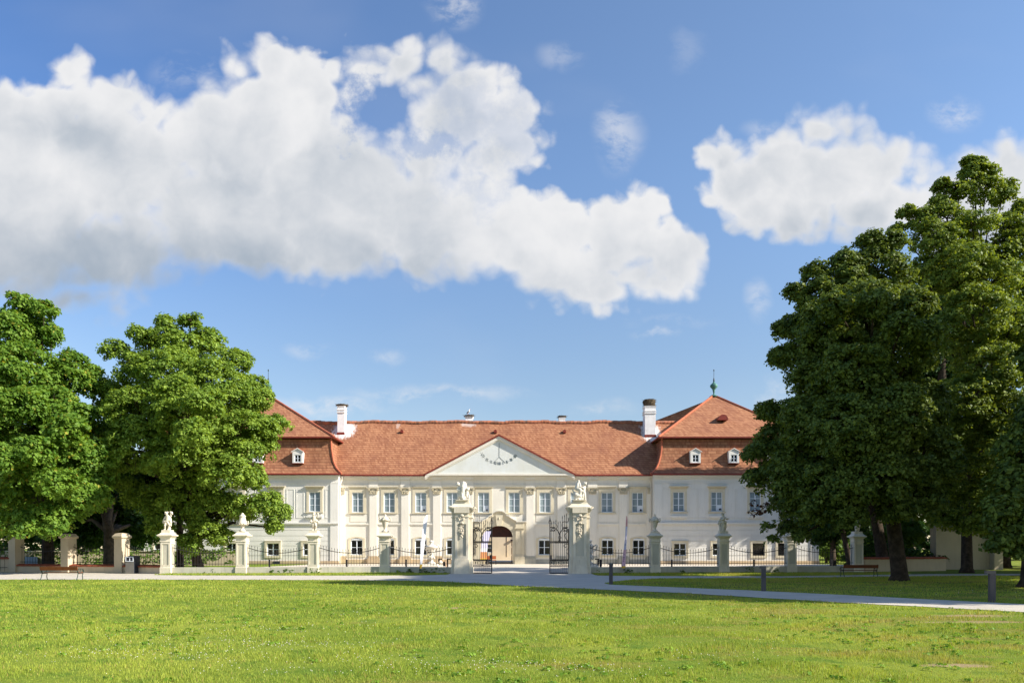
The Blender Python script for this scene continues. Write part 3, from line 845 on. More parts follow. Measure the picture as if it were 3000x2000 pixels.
# ---- pavilions
def pavilion(x0, x1, wx, wlx, apx, inner, ztop=0):
    """inner = +1 when the courtyard side of the pavilion is its left side"""
    h = [(x-0.6, x+0.6, ZUW, ZUW+2.10) for x in wx] + [(x-0.65, x+0.65, ZLW, ZLW+1.32) for x in wlx]
    m = MB()
    wall_grid(m, x0, x1, 0, 4.28, YW, [q for q in h if q[2] < 4], grooves=(0.89, 1.41-0.02, 1.93, 2.44, 3.0, 3.6))
    wall_grid(m, x0, x1, 4.28, 9.55, YW, [q for q in h if q[2] > 4])
    for xx in (x0, x1):
        m.add([(xx,YW,0),(xx,98,0),(xx,98,9.55),(xx,YW,9.55)], [(0,1,2,3)])
    m.add([(x0,98,0),(x1,98,0),(x1,98,9.55),(x0,98,9.55)], [(0,1,2,3)])
    m.build('wall', M['plaster_white'], palace)
    # recessed wall panels are framed by raised lesenes, eaves cornice, string course and aprons
    m = MB()
    prev = x0+0.95
    edges = [x0]
    for x in sorted(wx):
        for s in (-1, 1):
            c = x+s*1.55
            if x0+0.5 < c-0.45 and c+0.45 < x1-0.5:
                for q in ([c-0.42, c-0.36], [c+0.36, c+0.42]): m.box(q[0], q[1], YW-0.03, YW-0.001, 4.9, 8.0)
                m.box(c-0.36, c+0.36, YW-0.03, YW-0.001, 7.94, 8.0); m.box(c-0.36, c+0.36, YW-0.03, YW-0.001, 4.9, 4.96)
    for c in (x0+0.42, x1-0.42):
        m.box(c-0.42, c+0.42, YW-0.09, YW-0.001, 0.36, 8.55)
    m.box(x0-0.02, x1+0.02, YW-0.05, YW-0.0015, 8.60, 8.75); m.box(x0-0.05, x1+0.05, YW-0.14, YW-0.0015, 9.13, 9.24)
    m.box(x0-0.10, x1+0.10, YW-0.28, YW-0.0015, 9.243, 9.37); m.box(x0-0.16, x1+0.16, YW-0.40, YW-0.0015, 9.373, 9.54)
    m.build('eaves_cornice', M['plaster_white'], palace)
    m = MB()
    m.box(x0-0.06, x1+0.06, YW-0.20, YW-0.0015, 4.28, 4.44); m.box(x0-0.03, x1+0.03, YW-0.12, YW-0.0015, 4.16, 4.277)
    m.build('string_course', M['plaster_white'], palace)
    for x in wx:
        a = MB(); a.box(x-0.86, x+0.86, YW-0.26, YW-0.002, 4.98, 5.14); a.box(x-0.80, x+0.80, YW-0.20, YW-0.002, 4.88, 4.977); a.box(x-0.74, x+0.74, YW-0.05, YW-0.0025, 5.143, 5.45)
        a.build('window_apron', M['plaster_white'], palace)
    m = MB(); m.box(x0-0.08, x1+0.08, YW-0.12, YW-0.002, 0, 0.355)
    m.build('plinth', M['plinth_stone'], palace)
    # mansard: bell-cast lower slope
    prof = [(9.56, -0.42), (9.80, -0.12), (10.2, 0.28), (10.8, 0.60), (11.6, 0.84), (12.5, 0.98), (13.45, 1.06)]
    y0, y1 = YW, 98.0
    m = MB()
    for (za, ia), (zb, ib) in zip(prof[:-1], prof[1:]):
        A = [(x0+ia,y0+ia,za),(x1-ia,y0+ia,za),(x1-ia,y1-ia,za),(x0+ia,y1-ia,za)]
        B = [(x0+ib,y0+ib,zb),(x1-ib,y0+ib,zb),(x1-ib,y1-ib,zb),(x0+ib,y1-ib,zb)]
        for k in range(4):
            k2 = (k+1) % 4
            m.add([A[k], A[k2], B[k2], B[k]], [(0,1,2,3)])
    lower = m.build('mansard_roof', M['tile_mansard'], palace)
    for cx_, sx_ in ((x0, 1), (x1, -1)):
        m = MB()
        m.tube([(cx_+sx_*i, y0+i, z+0.03) for z, i in prof], 0.12, 6)
        m.build('hip_tiles', M['tile_hip'], palace)
    i = 0.62
    zu = 13.62
    m = MB(); A, B, Cc, D = (x0+i,y0+i,zu), (x1-i,y0+i,zu), (x1-i,y1-i,zu), (x0+i,y1-i,zu)
    P1 = (apx, 88.9, 19.75); P2 = (apx, 91.1, 19.75)
    m.add([A, B, P1], [(0,1,2)]); m.add([B, Cc, P2, P1], [(0,1,2,3)]); m.add([Cc, D, P2], [(0,1,2)]); m.add([D, A, P1, P2], [(0,1,2,3)])
    m.add([A, B, Cc, D], [(3,2,1,0)])
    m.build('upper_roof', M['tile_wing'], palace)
    for q in (A, B, Cc, D):
        m = MB()
        tgt = P1 if q[1] < 85 else P2
        m.tube([Vector(q)+Vector((0, 0, 0.04)), Vector(tgt)+Vector((0, 0, 0.04))], 0.13, 6)
        m.build('hip_tiles', M['tile_hip'], palace)
    m = MB()
    m.box(x0+i-0.05, x1-i+0.05, y0+i-0.10, y0+i+0.06, zu-0.10, zu+0.035); m.box(x0+i-0.10, x0+i+0.06, y0+i+0.061, y1-i, zu-0.10, zu+0.035); m.box(x1-i-0.06, x1-i+0.10, y0+i+0.061, y1-i, zu-0.10, zu+0.035)
    m.tube([(x0-0.42, y0-0.50, 9.53), (x1+0.42, y0-0.50, 9.53)], 0.10, 8)
    m.build('gutter', M['gutter'], palace)
    # copper finial
    m = MB()
    m.lathe([(r_, 19.6+(z_-19.55)*0.72) for r_, z_ in [(0.55, 19.55), (0.30, 19.80), (0.10, 19.95), (0.09, 20.35), (0.16, 20.42), (0.12, 20.5), (0.22, 20.85), (0.42, 21.15), (0.46, 21.35), (0.38, 21.55), (0.20, 21.75), (0.11, 21.95), (0.08, 22.05)]], apx, 88.9, 14)
    fin = m.build('roof_finial', M['copper'], palace, smooth=True)
    m = MB(); m.lathe([(r_, 19.6+(z_-19.55)*0.72) for r_, z_ in [(0.07, 22.0), (0.11, 22.25), (0.06, 22.35), (0.09, 22.5), (0.03, 22.62), (0.022, 23.7), (0.06, 23.8), (0.07, 23.95), (0.01, 24.1)]], apx, 88.9, 8)
    sp = m.build('spike', M['dark_metal'], palace, smooth=True); sp.parent = fin
XR0, XR1 = 15.15, 32.65
pavilion(XR0, XR1, RX, RLX, 23.9, 1)
pavilion(-39.2, -18.5, WX, WLX, -28.85, -1)
# higher range behind the right pavilion
m = MB()
m.add([(23.9,91.1,19.7),(14.2,97.5,16.5),(14.2,97.5,12.0),(16.6,90.0,13.9)], [(0,1,2,3)])
m.add([(23.9,91.1,19.7),(32,97.5,16.5),(14.2,97.5,16.5)], [(0,1,2)])
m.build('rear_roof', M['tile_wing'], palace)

# dormers
def dormer():
    m = MB()
    m.box(-0.55, -0.34, -0.40, 0.5, 0, 1.18); m.box(0.34, 0.55, -0.40, 0.5, 0, 1.18); m.box(-0.34, 0.34, -0.40, 0.5, 0.88, 1.18); m.box(-0.34, 0.34, -0.40, 0.5, 0, 0.10)
    m.prism_y([(-0.55, 1.182), (0.55, 1.182), (0, 1.50)], -0.39, 0.6)
    d = m.build('dormer', M['plaster_white'], palace, local=True)
    m = MB()
    for s in (-1, 1):
        pts = [(s*0.68, 1.14), (s*0.68, 1.21), (0, 1.60), (0, 1.52)]
        if s > 0: pts = pts[::-1]
        m.prism_y(pts, -0.50, -0.395)
    m.build('gable_moulding', M['plaster_white'], d, local=True)
    m = MB()
    for s in (-1, 1):
        pts = [(s*0.64, 1.225), (0, 1.602), (0, 1.635), (s*0.64, 1.26)]
        if s < 0: pts = pts[::-1]
        m.prism_y(pts, -0.50, 0.75)
    m.build('dormer_roof', M['tile_hip'], d, local=True)
    m = MB()
    m.box(-0.34, -0.28, -0.35, -0.30, 0.10, 0.88); m.box(0.28, 0.34, -0.35, -0.30, 0.10, 0.88); m.box(-0.28, 0.28, -0.35, -0.30, 0.10, 0.16); m.box(-0.28, 0.28, -0.35, -0.30, 0.82, 0.88)
    m.box(-0.03, 0.03, -0.36, -0.30, 0.161, 0.819); m.box(-0.28, -0.031, -0.345, -0.30, 0.47, 0.51); m.box(0.031, 0.28, -0.345, -0.30, 0.47, 0.51)
    m.build('frame', M['sash'], d, local=True)
    m = MB(); m.box(-0.33, 0.33, -0.31, -0.305, 0.11, 0.87); m.build('pane', M['pane_dark'], d, local=True)
    m = MB(); m.box(-0.60, 0.60, -0.44, 0.1, -0.07, -0.003); m.build('sill', M['gutter'], d, local=True)
    return d
dm = dormer()
for i, px in enumerate((2037, 2149.5, 873, 756, 2262, 640)):
    o = dm if i == 0 else copy_tree(dm, palace)
    o.location = (PX(px, 80.4)+1.4, 80.66-YC, 10.80)
# half round roof vent on the right pavilion
m = MB()
x = PX(2117, 83.2)
pts = [(x+0.55*math.cos(math.pi*k/14), 15.85+0.62*math.sin(math.pi*k/14)) for k in range(15)]
m.prism_y(pts, 82.9, 84.6)
m.build('eyebrow_vent', M['gutter'], palace)

# chimneys
def chimney(x, y, w, d, z0, z1, bands, flare=0.0):
    prof = [(w/2, z0)]
    for b in bands:
        prof += [(w/2, b-0.06), (w/2+0.07, b-0.03), (w/2+0.07, b+0.07), (w/2, b+0.10)]
    prof += [(w/2, z1-0.25), (w/2+flare, z1)]
    m = MB(); m.sq(prof, x, y, 1, d/w)
    c = m.build('chimney', M['white_paint'], palace)
    m = MB(); m.box(x-w/2-0.04, x+w/2+0.04, y-d/2-0.05, y-d/2-0.002, roof_z(y-d/2)-0.1, roof_z(y-d/2)+0.22)
    if y < 87: f = m.build('flashing', M['gutter'], palace); f.parent = c
    return c
chimney(-19.55, 86.3, 0.80, 1.0, 14.6, 17.95, (17.2, 17.5), 0.06)
chimney(15.75, 86.2, 1.22, 1.4, 14.4, 17.90, (17.05, 17.3), 0.06)
chimney(PX(1374.5, 89.3), 89.3, 0.80, 0.9, 13.4, PZ(1221, 89.3), (16.75,), 0.12)
chimney(PX(1646, 89.3), 89.3, 0.75, 0.85, 13.4, PZ(1224, 89.3), (), 0.03)
# downpipes
m = MB(); x = XL+0.12
m.tube([(x+0.10, EY-0.06, 9.45), (x+0.05, YC-0.35, 9.05), (x+0.0, YC-0.70, 8.7), (x-0.02, YC-0.95, 8.4), (x-0.02, YC-0.95, 0)], 0.065, 8)
m.build('downpipe', M['zinc'], palace)
m = MB(); x = XR-0.05
m.tube([(x-0.35, EY-0.06, 9.45), (x-0.30, YC-0.3, 9.1), (x-0.10, YC-0.28, 8.75), (x-0.08, YC-0.22, 8.4), (x-0.08, YC-0.22, 0)], 0.065, 8)
m.build('downpipe', M['zinc'], palace)
m = MB(); m.box(PX(802, YW), PX(821, YW), YW-0.17, YW-0.121, 0.0, 0.33); m.build('cellar_hatch', M['bin_dark'], palace)

# fix parents of second level parts built in palace coordinates (parts sit at the origin of the palace)
# =================================================================== STATUES AND URNS
def figure(name, label, loc, rz, limbs, balls, drapes=(), mat='statue', group=None, plinth=(0.28, 0.10), voxel=0.016):
    """limbs: (p0, p1, r0, r1); one continuous carved figure, cloth and plinth as parts"""
    t = thing(name, label, 'statue', loc, rz, group)
    m = MB()
    for a, b, r0, r1 in limbs: m.caps(a, b, r0, r1)
    for c, r in balls: m.ball(c, r, 12, 8)
    remesh(m.build('figure', M[mat], t, local=True), voxel, 1)
    if drapes:
        m = MB()
        for a, b, r0, r1 in drapes: m.caps(a, b, r0, r1)
        remesh(m.build('drapery', M[mat], t, local=True), voxel, 1)
    m = MB(); m.sq([(plinth[0], 0.0), (plinth[0], plinth[1])])
    m.build('plinth_block', M['stone'], t, local=True)
    return t
def head(c, r, look):
    """skull, jaw, nose, ears, brow and curls for a carved head looking along the unit vector look"""
    c = Vector(c); l = Vector(look).normalized(); s = Vector((0, 0, 1)).cross(l).normalized(); u = l.cross(s)
    b = [(c, (r, r, r*1.08)), (c+l*r*0.35-u*r*0.55, r*0.62), (c+l*r*1.0-u*r*0.15, r*0.20), (c+l*r*0.78+u*r*0.28+s*r*0.32, r*0.22), (c+l*r*0.78+u*r*0.28-s*r*0.32, r*0.22),
         (c+s*r*0.98-u*r*0.1, r*0.22), (c-s*r*0.98-u*r*0.1, r*0.22), (c+l*r*0.82-u*r*0.52, r*0.18)]
    for k in range(7):
        a = k*0.9
        b.append((c-l*r*(0.25+0.35*math.sin(a*1.7))+u*r*(0.75-0.15*(k % 3))+s*r*0.75*math.cos(a), r*0.40))
    return [(tuple(q), rr) for q, rr in b]
PUTTO1 = dict(
    limbs=[((0.02,0,0.72),(0.03,0,0.98),0.15,0.14), ((0.0,0,0.66),(0.06,0.01,0.80),0.16,0.15),
           ((-0.06,-0.03,0.64),(-0.13,-0.09,0.40),0.105,0.075), ((-0.13,-0.09,0.40),(-0.16,-0.01,0.14),0.07,0.05), ((-0.16,-0.01,0.14),(-0.19,-0.09,0.13),0.05,0.04),
           ((0.07,0,0.62),(0.09,0.0,0.36),0.105,0.078), ((0.09,0.0,0.36),(0.06,0.03,0.13),0.07,0.055), ((0.06,0.03,0.13),(0.05,-0.08,0.12),0.05,0.04),
           ((-0.13,0,0.98),(-0.25,0.0,0.78),0.062,0.05), ((-0.25,0.0,0.78),(-0.27,-0.05,0.58),0.052,0.045),
           ((0.15,0,1.0),(0.24,-0.02,1.02),0.062,0.05), ((0.24,-0.02,1.02),(0.22,-0.06,1.18),0.05,0.042),
           ((0.02,0,1.0),(-0.04,-0.02,1.10),0.06,0.055)],
    balls=head((-0.06,-0.03,1.19), 0.115, (0.5,-0.8,-0.15)) + [((0.27,-0.05,1.24),(0.10,0.08,0.085)), ((0.33,-0.05,1.17),(0.05,0.05,0.07)), ((0.2,-0.05,1.29),0.05),
           ((0.05,0.12,0.2),(0.12,0.1,0.15))],
    drapes=[((0.15,0,0.98),(0.20,0.0,0.62),0.07,0.10), ((0.20,0.0,0.62),(0.22,0,0.38),0.08,0.05), ((-0.14,-0.06,0.66),(0.2,-0.06,0.72),0.085,0.08),
            ((-0.27,0.0,0.60),(-0.12,-0.06,0.56),0.06,0.05), ((0.02,-0.11,0.66),(0.16,-0.08,0.42),0.05,0.04)])
PUTTO2 = dict(
    limbs=[((0.0,0,0.70),(0.0,0,0.96),0.15,0.135), ((-0.07,0,0.62),(-0.06,-0.02,0.37),0.10,0.075), ((-0.06,-0.02,0.37),(-0.04,0.01,0.13),0.07,0.05), ((-0.04,0.01,0.13),(-0.08,-0.09,0.12),0.05,0.04),
           ((0.07,0,0.62),(0.14,-0.05,0.40),0.10,0.075), ((0.14,-0.05,0.40),(0.09,0.02,0.14),0.07,0.05), ((0.09,0.02,0.14),(0.12,-0.07,0.12),0.05,0.04),
           ((-0.14,0,0.95),(-0.17,-0.08,0.76),0.06,0.05), ((-0.17,-0.08,0.76),(-0.12,-0.16,0.66),0.05,0.042),
           ((0.13,0,0.96),(0.25,-0.03,0.98),0.06,0.05), ((0.25,-0.03,0.98),(0.28,-0.05,1.12),0.05,0.045), ((0,0,0.97),(0.0,-0.01,1.09),0.06,0.055)],
    balls=head((-0.02,-0.02,1.18), 0.112, (-0.6,-0.8,-0.1)) + [((0.27,-0.05,1.20),(0.075,0.07,0.085)), ((0.0,-0.02,1.27),(0.11,0.11,0.06)), ((-0.19,-0.12,0.70),0.07), ((0.0,0.12,0.25),(0.1,0.1,0.2))],
    drapes=[((-0.12,-0.05,0.68),(0.12,-0.05,0.74),0.09,0.09), ((0.12,0,0.80),(0.27,0.0,0.66),0.08,0.07), ((0.27,0,0.66),(0.24,0.02,0.60),0.07,0.05), ((-0.2,0,0.64),(-0.10,-0.04,0.70),0.05,0.06), ((-0.20,0.0,0.38),(-0.1,0.02,0.42),0.05,0.05)])
LADY = dict(
    limbs=[((0,0,0.78),(0.01,0,1.02),0.135,0.14), ((0,0,0.66),(0,0,0.80),0.155,0.13), ((-0.06,-0.01,0.62),(-0.05,-0.05,0.36),0.10,0.08), ((-0.05,-0.05,0.36),(-0.03,0,0.12),0.075,0.06),
           ((0.07,-0.01,0.62),(0.09,-0.04,0.38),0.10,0.08), ((0.09,-0.04,0.38),(0.06,-0.02,0.12),0.075,0.06),
           ((-0.15,0,1.0),(-0.13,-0.14,0.86),0.058,0.05), ((-0.13,-0.14,0.86),(0.09,-0.20,0.93),0.048,0.04), ((0.16,0,1.0),(0.24,-0.10,0.90),0.058,0.05), ((0.24,-0.10,0.90),(0.33,-0.2,0.93),0.048,0.035),
           ((0.01,0,1.03),(-0.02,-0.02,1.14),0.052,0.048), ((0.0,-0.03,0.12),(-0.02,-0.12,0.11),0.05,0.04), ((0.10,-0.22,0.95),(0.34,-0.24,0.92),0.05,0.03)],
    balls=head((-0.04,-0.03,1.23), 0.098, (0.75,-0.65,0.0)) + [((0,0.04,0.2),(0.14,0.12,0.16))],
    drapes=[((-0.10,0.08,0.98),(-0.24,0.10,0.70),0.07,0.10), ((-0.24,0.10,0.70),(-0.34,0.06,0.58),0.09,0.045), ((-0.24,0.10,0.66),(-0.16,0.08,0.3),0.09,0.08), ((-0.16,0.08,0.3),(-0.17,0.08,0.13),0.09,0.10),
            ((-0.13,-0.05,0.66),(0.16,-0.05,0.70),0.08,0.09), ((0.16,0,0.66),(0.19,0,0.35),0.08,0.07), ((0.19,0,0.35),(0.12,0.02,0.15),0.06,0.07), ((0.02,-0.12,0.6),(0.02,-0.09,0.2),0.04,0.05)])
TWIST = dict(
    limbs=[((0.03,0,0.74),(0.06,0,1.0),0.135,0.145), ((0.0,0,0.64),(0.03,0,0.78),0.155,0.14), ((-0.06,-0.02,0.62),(-0.11,-0.08,0.38),0.10,0.08), ((-0.11,-0.08,0.38),(-0.08,-0.02,0.12),0.075,0.06),
           ((0.07,0,0.62),(0.08,0.0,0.38),0.10,0.08), ((0.08,0.0,0.38),(0.01,0,0.12),0.075,0.06), ((-0.08,-0.02,0.12),(-0.1,-0.12,0.11),0.05,0.04), ((0.01,0,0.12),(0.03,-0.1,0.11),0.05,0.04),
           ((-0.08,0,1.0),(-0.20,-0.06,0.86),0.06,0.05), ((-0.20,-0.06,0.86),(-0.22,-0.1,0.74),0.048,0.04), ((0.19,0,1.0),(0.30,0.02,0.96),0.058,0.05), ((0.30,0.02,0.96),(0.33,-0.04,0.92),0.045,0.04),
           ((0.06,0,1.02),(0.02,-0.02,1.14),0.052,0.048)],
    balls=head((0.0,-0.03,1.23), 0.10, (-0.8,-0.5,0.05)),
    drapes=[((0.15,0.02,0.98),(0.18,0.02,0.6),0.06,0.10), ((0.18,0.02,0.6),(0.10,0,0.2),0.10,0.09), ((-0.15,-0.05,0.70),(0.14,-0.05,0.66),0.08,0.09), ((-0.2,-0.02,0.72),(-0.18,0,0.66),0.07,0.06), ((0.02,-0.1,0.6),(-0.05,-0.04,0.16),0.05,0.07)])
URN_TALL = [(0.20,0.0),(0.20,0.10),(0.17,0.12),(0.14,0.16),(0.09,0.22),(0.085,0.27),(0.13,0.31),(0.10,0.335),(0.13,0.36),(0.26,0.50),(0.29,0.56),(0.27,0.66),(0.23,0.76),(0.19,0.90),(0.18,0.98),(0.22,1.03),(0.215,1.06),(0.15,1.09),(0.14,1.13),(0.09,1.16),(0.085,1.20),(0.05,1.24),(0.0,1.26)]
URN_CONE = [(0.24,0.0),(0.24,0.09),(0.16,0.11),(0.12,0.17),(0.085,0.22),(0.12,0.27),(0.11,0.31),(0.14,0.36),(0.19,0.52),(0.24,0.70),(0.27,0.80),(0.285,0.86),(0.24,0.93),(0.17,1.0),(0.09,1.06),(0.06,1.10),(0.085,1.16),(0.06,1.21),(0.0,1.24)]
def urn(label, loc, prof, garland_z, gr, seed, mat='statue', handles=True, group=None, scale=1.0):
    t = thing('stone_urn', label, 'urn', loc, 0, group)
    m = MB(); m.lathe([(r*scale, z*scale) for r, z in prof], 0, 0, 20)
    m.build('vase', M[mat], t, smooth=True, local=True)
    rr = random.Random(seed)
    m = MB(); n = 20
    for k in range(n):
        a = 2*math.pi*k/n
        z = garland_z-0.05*abs(math.sin(a*2))
        for q in range(2):
            m.ball((scale*gr*math.cos(a)*rr.uniform(.95, 1.12), scale*gr*math.sin(a)*rr.uniform(.95, 1.12), scale*(z+rr.uniform(-.03, .03))), scale*rr.uniform(0.035, 0.06), 8, 6)
    m.build('garland', M[mat], t, smooth=True, local=True)
    if handles:
        for s in (-1, 1):
            m = MB()
            m.tube([(scale*s*(gr-0.02), 0, scale*(garland_z+0.05)), (scale*s*(gr+0.10), 0, scale*(garland_z+0.12)), (scale*s*(gr+0.13), 0, scale*garland_z), (scale*s*(gr+0.06), 0, scale*(garland_z-0.10)), (scale*s*(gr-0.06), 0, scale*(garland_z-0.12))], 0.035*scale, 8)
            m.ball((scale*s*(gr+0.09), 0, scale*(garland_z+0.12)), 0.05*scale, 8, 6)
            m.build('handle', M[mat], t, smooth=True, local=True)
    return t

# =================================================================== FENCE PIERS
PIERS = [(-22.75, 49.6), (-17.98, 50.1), (-13.34, 50.6), (-8.70, 51.5), (9.73, 51.2), (14.56, 51.8), (19.65, 53.0), (24.80, 54.0)]
plab = ['pale stone fence pier carrying the putto with a raised arm, nearest the grey bin', 'pale stone fence pier carrying the tall lidded urn beside the left tree',
        'pale stone fence pier carrying the putto in front of the left pavilion', 'pale stone fence pier carrying the cone shaped garlanded urn, left of the white banner',
        'shaded grey stone fence pier carrying an urn, right of the pink banner', 'shaded grey stone fence pier under the statue of the cloaked figure',
        'shaded grey stone fence pier whose urn is half hidden by the big tree', 'dim stone fence pier behind the right bench under the trees']
def pier(label, x, y):
    t = thing('stone_pier', label, 'fence pier', (x, y, 0), 0, 'stone piers of the palace fence')
    m = MB(); m.sq([(0.36, 0), (0.36, 0.42), (0.34, 0.445)]); m.build('base', M['stone'], t, local=True)
    m = MB(); hw = 0.325
    # shaft with a sunk panel on each face
    m.box(-hw, hw, -hw, hw, 0.446, 0.60); m.box(-hw, hw, -hw, hw, 1.98, 2.12)
    for sx in (-1, 1):
        for sy in (-1, 1):
            m.box(min(sx*hw, sx*(hw-0.12)), max(sx*hw, sx*(hw-0.12)), min(sy*hw, sy*(hw-0.12)), max(sy*hw, sy*(hw-0.12)), 0.601, 1.979)
    m.build('shaft', M['stone'], t, local=True)
    m = MB(); m.box(-hw+0.035, hw-0.035, -hw+0.035, hw-0.035, 0.59, 1.99); m.build('sunk_panel', M['stone_panel'], t, local=True)
    m = MB(); m.sq([(0.33, 2.121), (0.36, 2.14), (0.36, 2.17), (0.325, 2.19), (0.325, 2.36), (0.37, 2.40), (0.40, 2.46), (0.49, 2.50), (0.50, 2.56), (0.40, 2.62), (0.31, 2.71), (0.29, 2.72), (0.29, 2.80)])
    m.build('cap', M['stone'], t, local=True)
    return t
for l, (x, y) in zip(plab, PIERS): pier(l, x, y)
ZS = 2.80
figure('putto_statue', 'pale stone putto raising a bunch above its head on the leftmost statue pier', (PIERS[0][0]+0.0, PIERS[0][1], ZS), 0, PUTTO1['limbs'], PUTTO1['balls'], PUTTO1['drapes'], group='statues on the fence piers')
urn('tall lidded stone urn with swagged garland in front of the linden tree', (PIERS[1][0], PIERS[1][1], ZS), URN_TALL, 0.55, 0.28, 4, group='urns on the fence piers')
figure('putto_statue', 'pale stone putto holding a small mask up in its left hand before the left pavilion', (PIERS[2][0], PIERS[2][1], ZS), 0, PUTTO2['limbs'], PUTTO2['balls'], PUTTO2['drapes'], group='statues on the fence piers')
urn('cone shaped stone urn with fruit garland and scroll handles left of the white banner', (PIERS[3][0], PIERS[3][1], ZS), URN_CONE, 0.84, 0.27, 8, group='urns on the fence piers')
urn('grey shaded cone shaped urn on the pier right of the pink banner', (PIERS[4][0], PIERS[4][1], ZS), URN_CONE, 0.80, 0.27, 12, group='urns on the fence piers')
figure('cloaked_statue', 'grey stone standing figure in a blown cloak holding a fiddle against the right pavilion', (PIERS[5][0], PIERS[5][1], ZS), 0, LADY['limbs'], LADY['balls'], LADY['drapes'], group='statues on the fence piers')
urn('shaded urn partly covered by the low branch of the big tree', (PIERS[6][0], PIERS[6][1], ZS), URN_CONE, 0.80, 0.27, 15, group='urns on the fence piers')
figure('draped_statue', 'twisting draped figure on the dim pier behind the right bench', (PIERS[7][0], PIERS[7][1], ZS), 0, TWIST['limbs'], TWIST['balls'], TWIST['drapes'], group='statues on the fence piers')

# ---- gate piers
GP = [(-3.31, 50.0), (4.48, 50.0)]
def gate_pier(label, x, y):
    t = thing('gate_pier', label, 'gate pier', (x, y, 0), 0, 'tall piers of the gate')
    m = MB()
    m.box(-0.74, 0.74, -0.38, 0.5, 0, 0.46); m.box(-0.52, 0.52, -0.56, -0.381, 0, 0.48)
    m.box(-0.70, 0.70, -0.35, 0.48, 0.461, 0.92); m.box(-0.49, 0.49, -0.53, -0.351, 0.481, 0.95)
    m.build('base', M['stone'], t, local=True)
    m = MB()
    m.box(-0.66, 0.66, -0.32, 0.45, 0.921, 3.95)
    for s in (-1, 1): m.box(min(s*0.44, s*0.28), max(s*0.44, s*0.28), -0.50, -0.321, 0.951, 3.75)
    m.box(-0.279, 0.279, -0.50, -0.321, 0.951, 1.18); m.box(-0.279, 0.279, -0.50, -0.321, 3.3, 3.75)
    m.box(-0.72, 0.72, -0.36, 0.49, 3.70, 3.76); m.box(-0.47, 0.47, -0.54, -0.361, 3.752, 3.80)
    m.build('shaft', M['stone'], t, local=True)
    m = MB(); m.box(-0.28, 0.28, -0.435, -0.3205, 1.17, 3.31); m.build('sunk_panel', M['stone_panel'], t, local=True)
    m = MB()
    def slab(g, z0, z1, gx=0.66, gy=0.32):
        m.box(-gx-g, gx+g, -gy-g, 0.45+g, z0, z1)
    m.box(-0.44, 0.44, -0.50, -0.3215, 3.801, 4.02)
    slab(0.03, 3.951, 4.10); slab(0.07, 4.101, 4.18); slab(0.13, 4.181, 4.26); slab(0.17, 4.261, 4.34)
    m.box(-0.50, 0.50, -0.62, -0.495, 4.02, 4.339)
    m.prism_z([(-0.90,-0.40),(-0.66,-0.62),(0.66,-0.62),(0.90,-0.40),(0.90,0.66),(-0.90,0.66)], 4.341, 4.42)
    m.sq([(0.88, 4.421), (0.68, 4.50), (0.56, 4.62), (0.52, 4.72)], 0, 0.04, 1, 0.68)
    m.sq([(0.46, 4.721), (0.46, 4.86)], 0, 0.02, 1, 0.75)
    m.build('cap', M['stone'], t, local=True)
    rr = random.Random(5); m = MB()
    for k in range(46):
        u = rr.random(); z = 3.86-1.45*u; w = 0.19*(1-u)**0.8+0.03
        m.ball((rr.uniform(-w, w), -0.50-0.05*rr.random(), z), (rr.uniform(.03, .06), 0.04, rr.uniform(.035, .07)), 8, 6)
    m.ball((0, -0.54, 3.86), (0.15, 0.07, 0.11), 10, 8)
    m.build('carved_festoon', M['statue'], t, smooth=True, local=True)
    return t
gate_pier('tall cream stone gate pier left of the open gate, putti group on top', *GP[0])
gate_pier('tall cream and grey stone gate pier right of the open gate, shaded front', *GP[1])
# groups of putti on the gate piers
L = [  # left: putto standing at the left lifts a big horn, second putto kneels at the right
    ((-0.16,0,0.52),(-0.22,0,0.78),0.13,0.125), ((-0.20,-0.02,0.48),(-0.27,-0.06,0.26),0.09,0.07), ((-0.27,-0.06,0.26),(-0.30,0,0.02),0.065,0.05), ((-0.12,0,0.48),(-0.08,-0.08,0.26),0.09,0.07), ((-0.08,-0.08,0.26),(-0.10,0,0.02),0.065,0.05),
    ((-0.30,0,0.86),(-0.36,-0.06,0.72),0.055,0.048), ((-0.36,-0.06,0.72),(-0.16,-0.12,0.66),0.048,0.042), ((-0.16,0,0.86),(-0.04,-0.06,0.90),0.055,0.045), ((-0.22,0,0.84),(-0.26,-0.02,1.0),0.055,0.05), ((-0.30,0,0.02),(-0.36,-0.08,0.02),0.05,0.04),
    ((0.26,-0.02,0.34),(0.30,-0.02,0.54),0.12,0.11), ((0.22,-0.02,0.28),(0.06,-0.14,0.14),0.09,0.065), ((0.06,-0.14,0.14),(0.02,-0.16,0.04),0.06,0.05), ((0.30,-0.02,0.28),(0.40,-0.06,0.10),0.09,0.065), ((0.40,-0.06,0.10),(0.26,-0.08,0.04),0.06,0.05),
    ((0.36,0,0.52),(0.44,-0.05,0.34),0.055,0.046), ((0.44,-0.05,0.34),(0.42,-0.1,0.16),0.046,0.04), ((0.24,0,0.54),(0.08,-0.06,0.56),0.055,0.045), ((0.30,0,0.56),(0.33,-0.02,0.64),0.055,0.05)]
B = head((-0.30,-0.03,1.10), 0.12, (0.8,-0.5,0.1)) + head((0.35,-0.04,0.76), 0.115, (-0.7,-0.7,0.1)) + [((0.0,0.02,0.3),(0.24,0.16,0.3)), ((0.02,-0.06,0.9),(0.16,0.14,0.20)), ((0.08,-0.03,1.08),(0.15,0.12,0.16))]
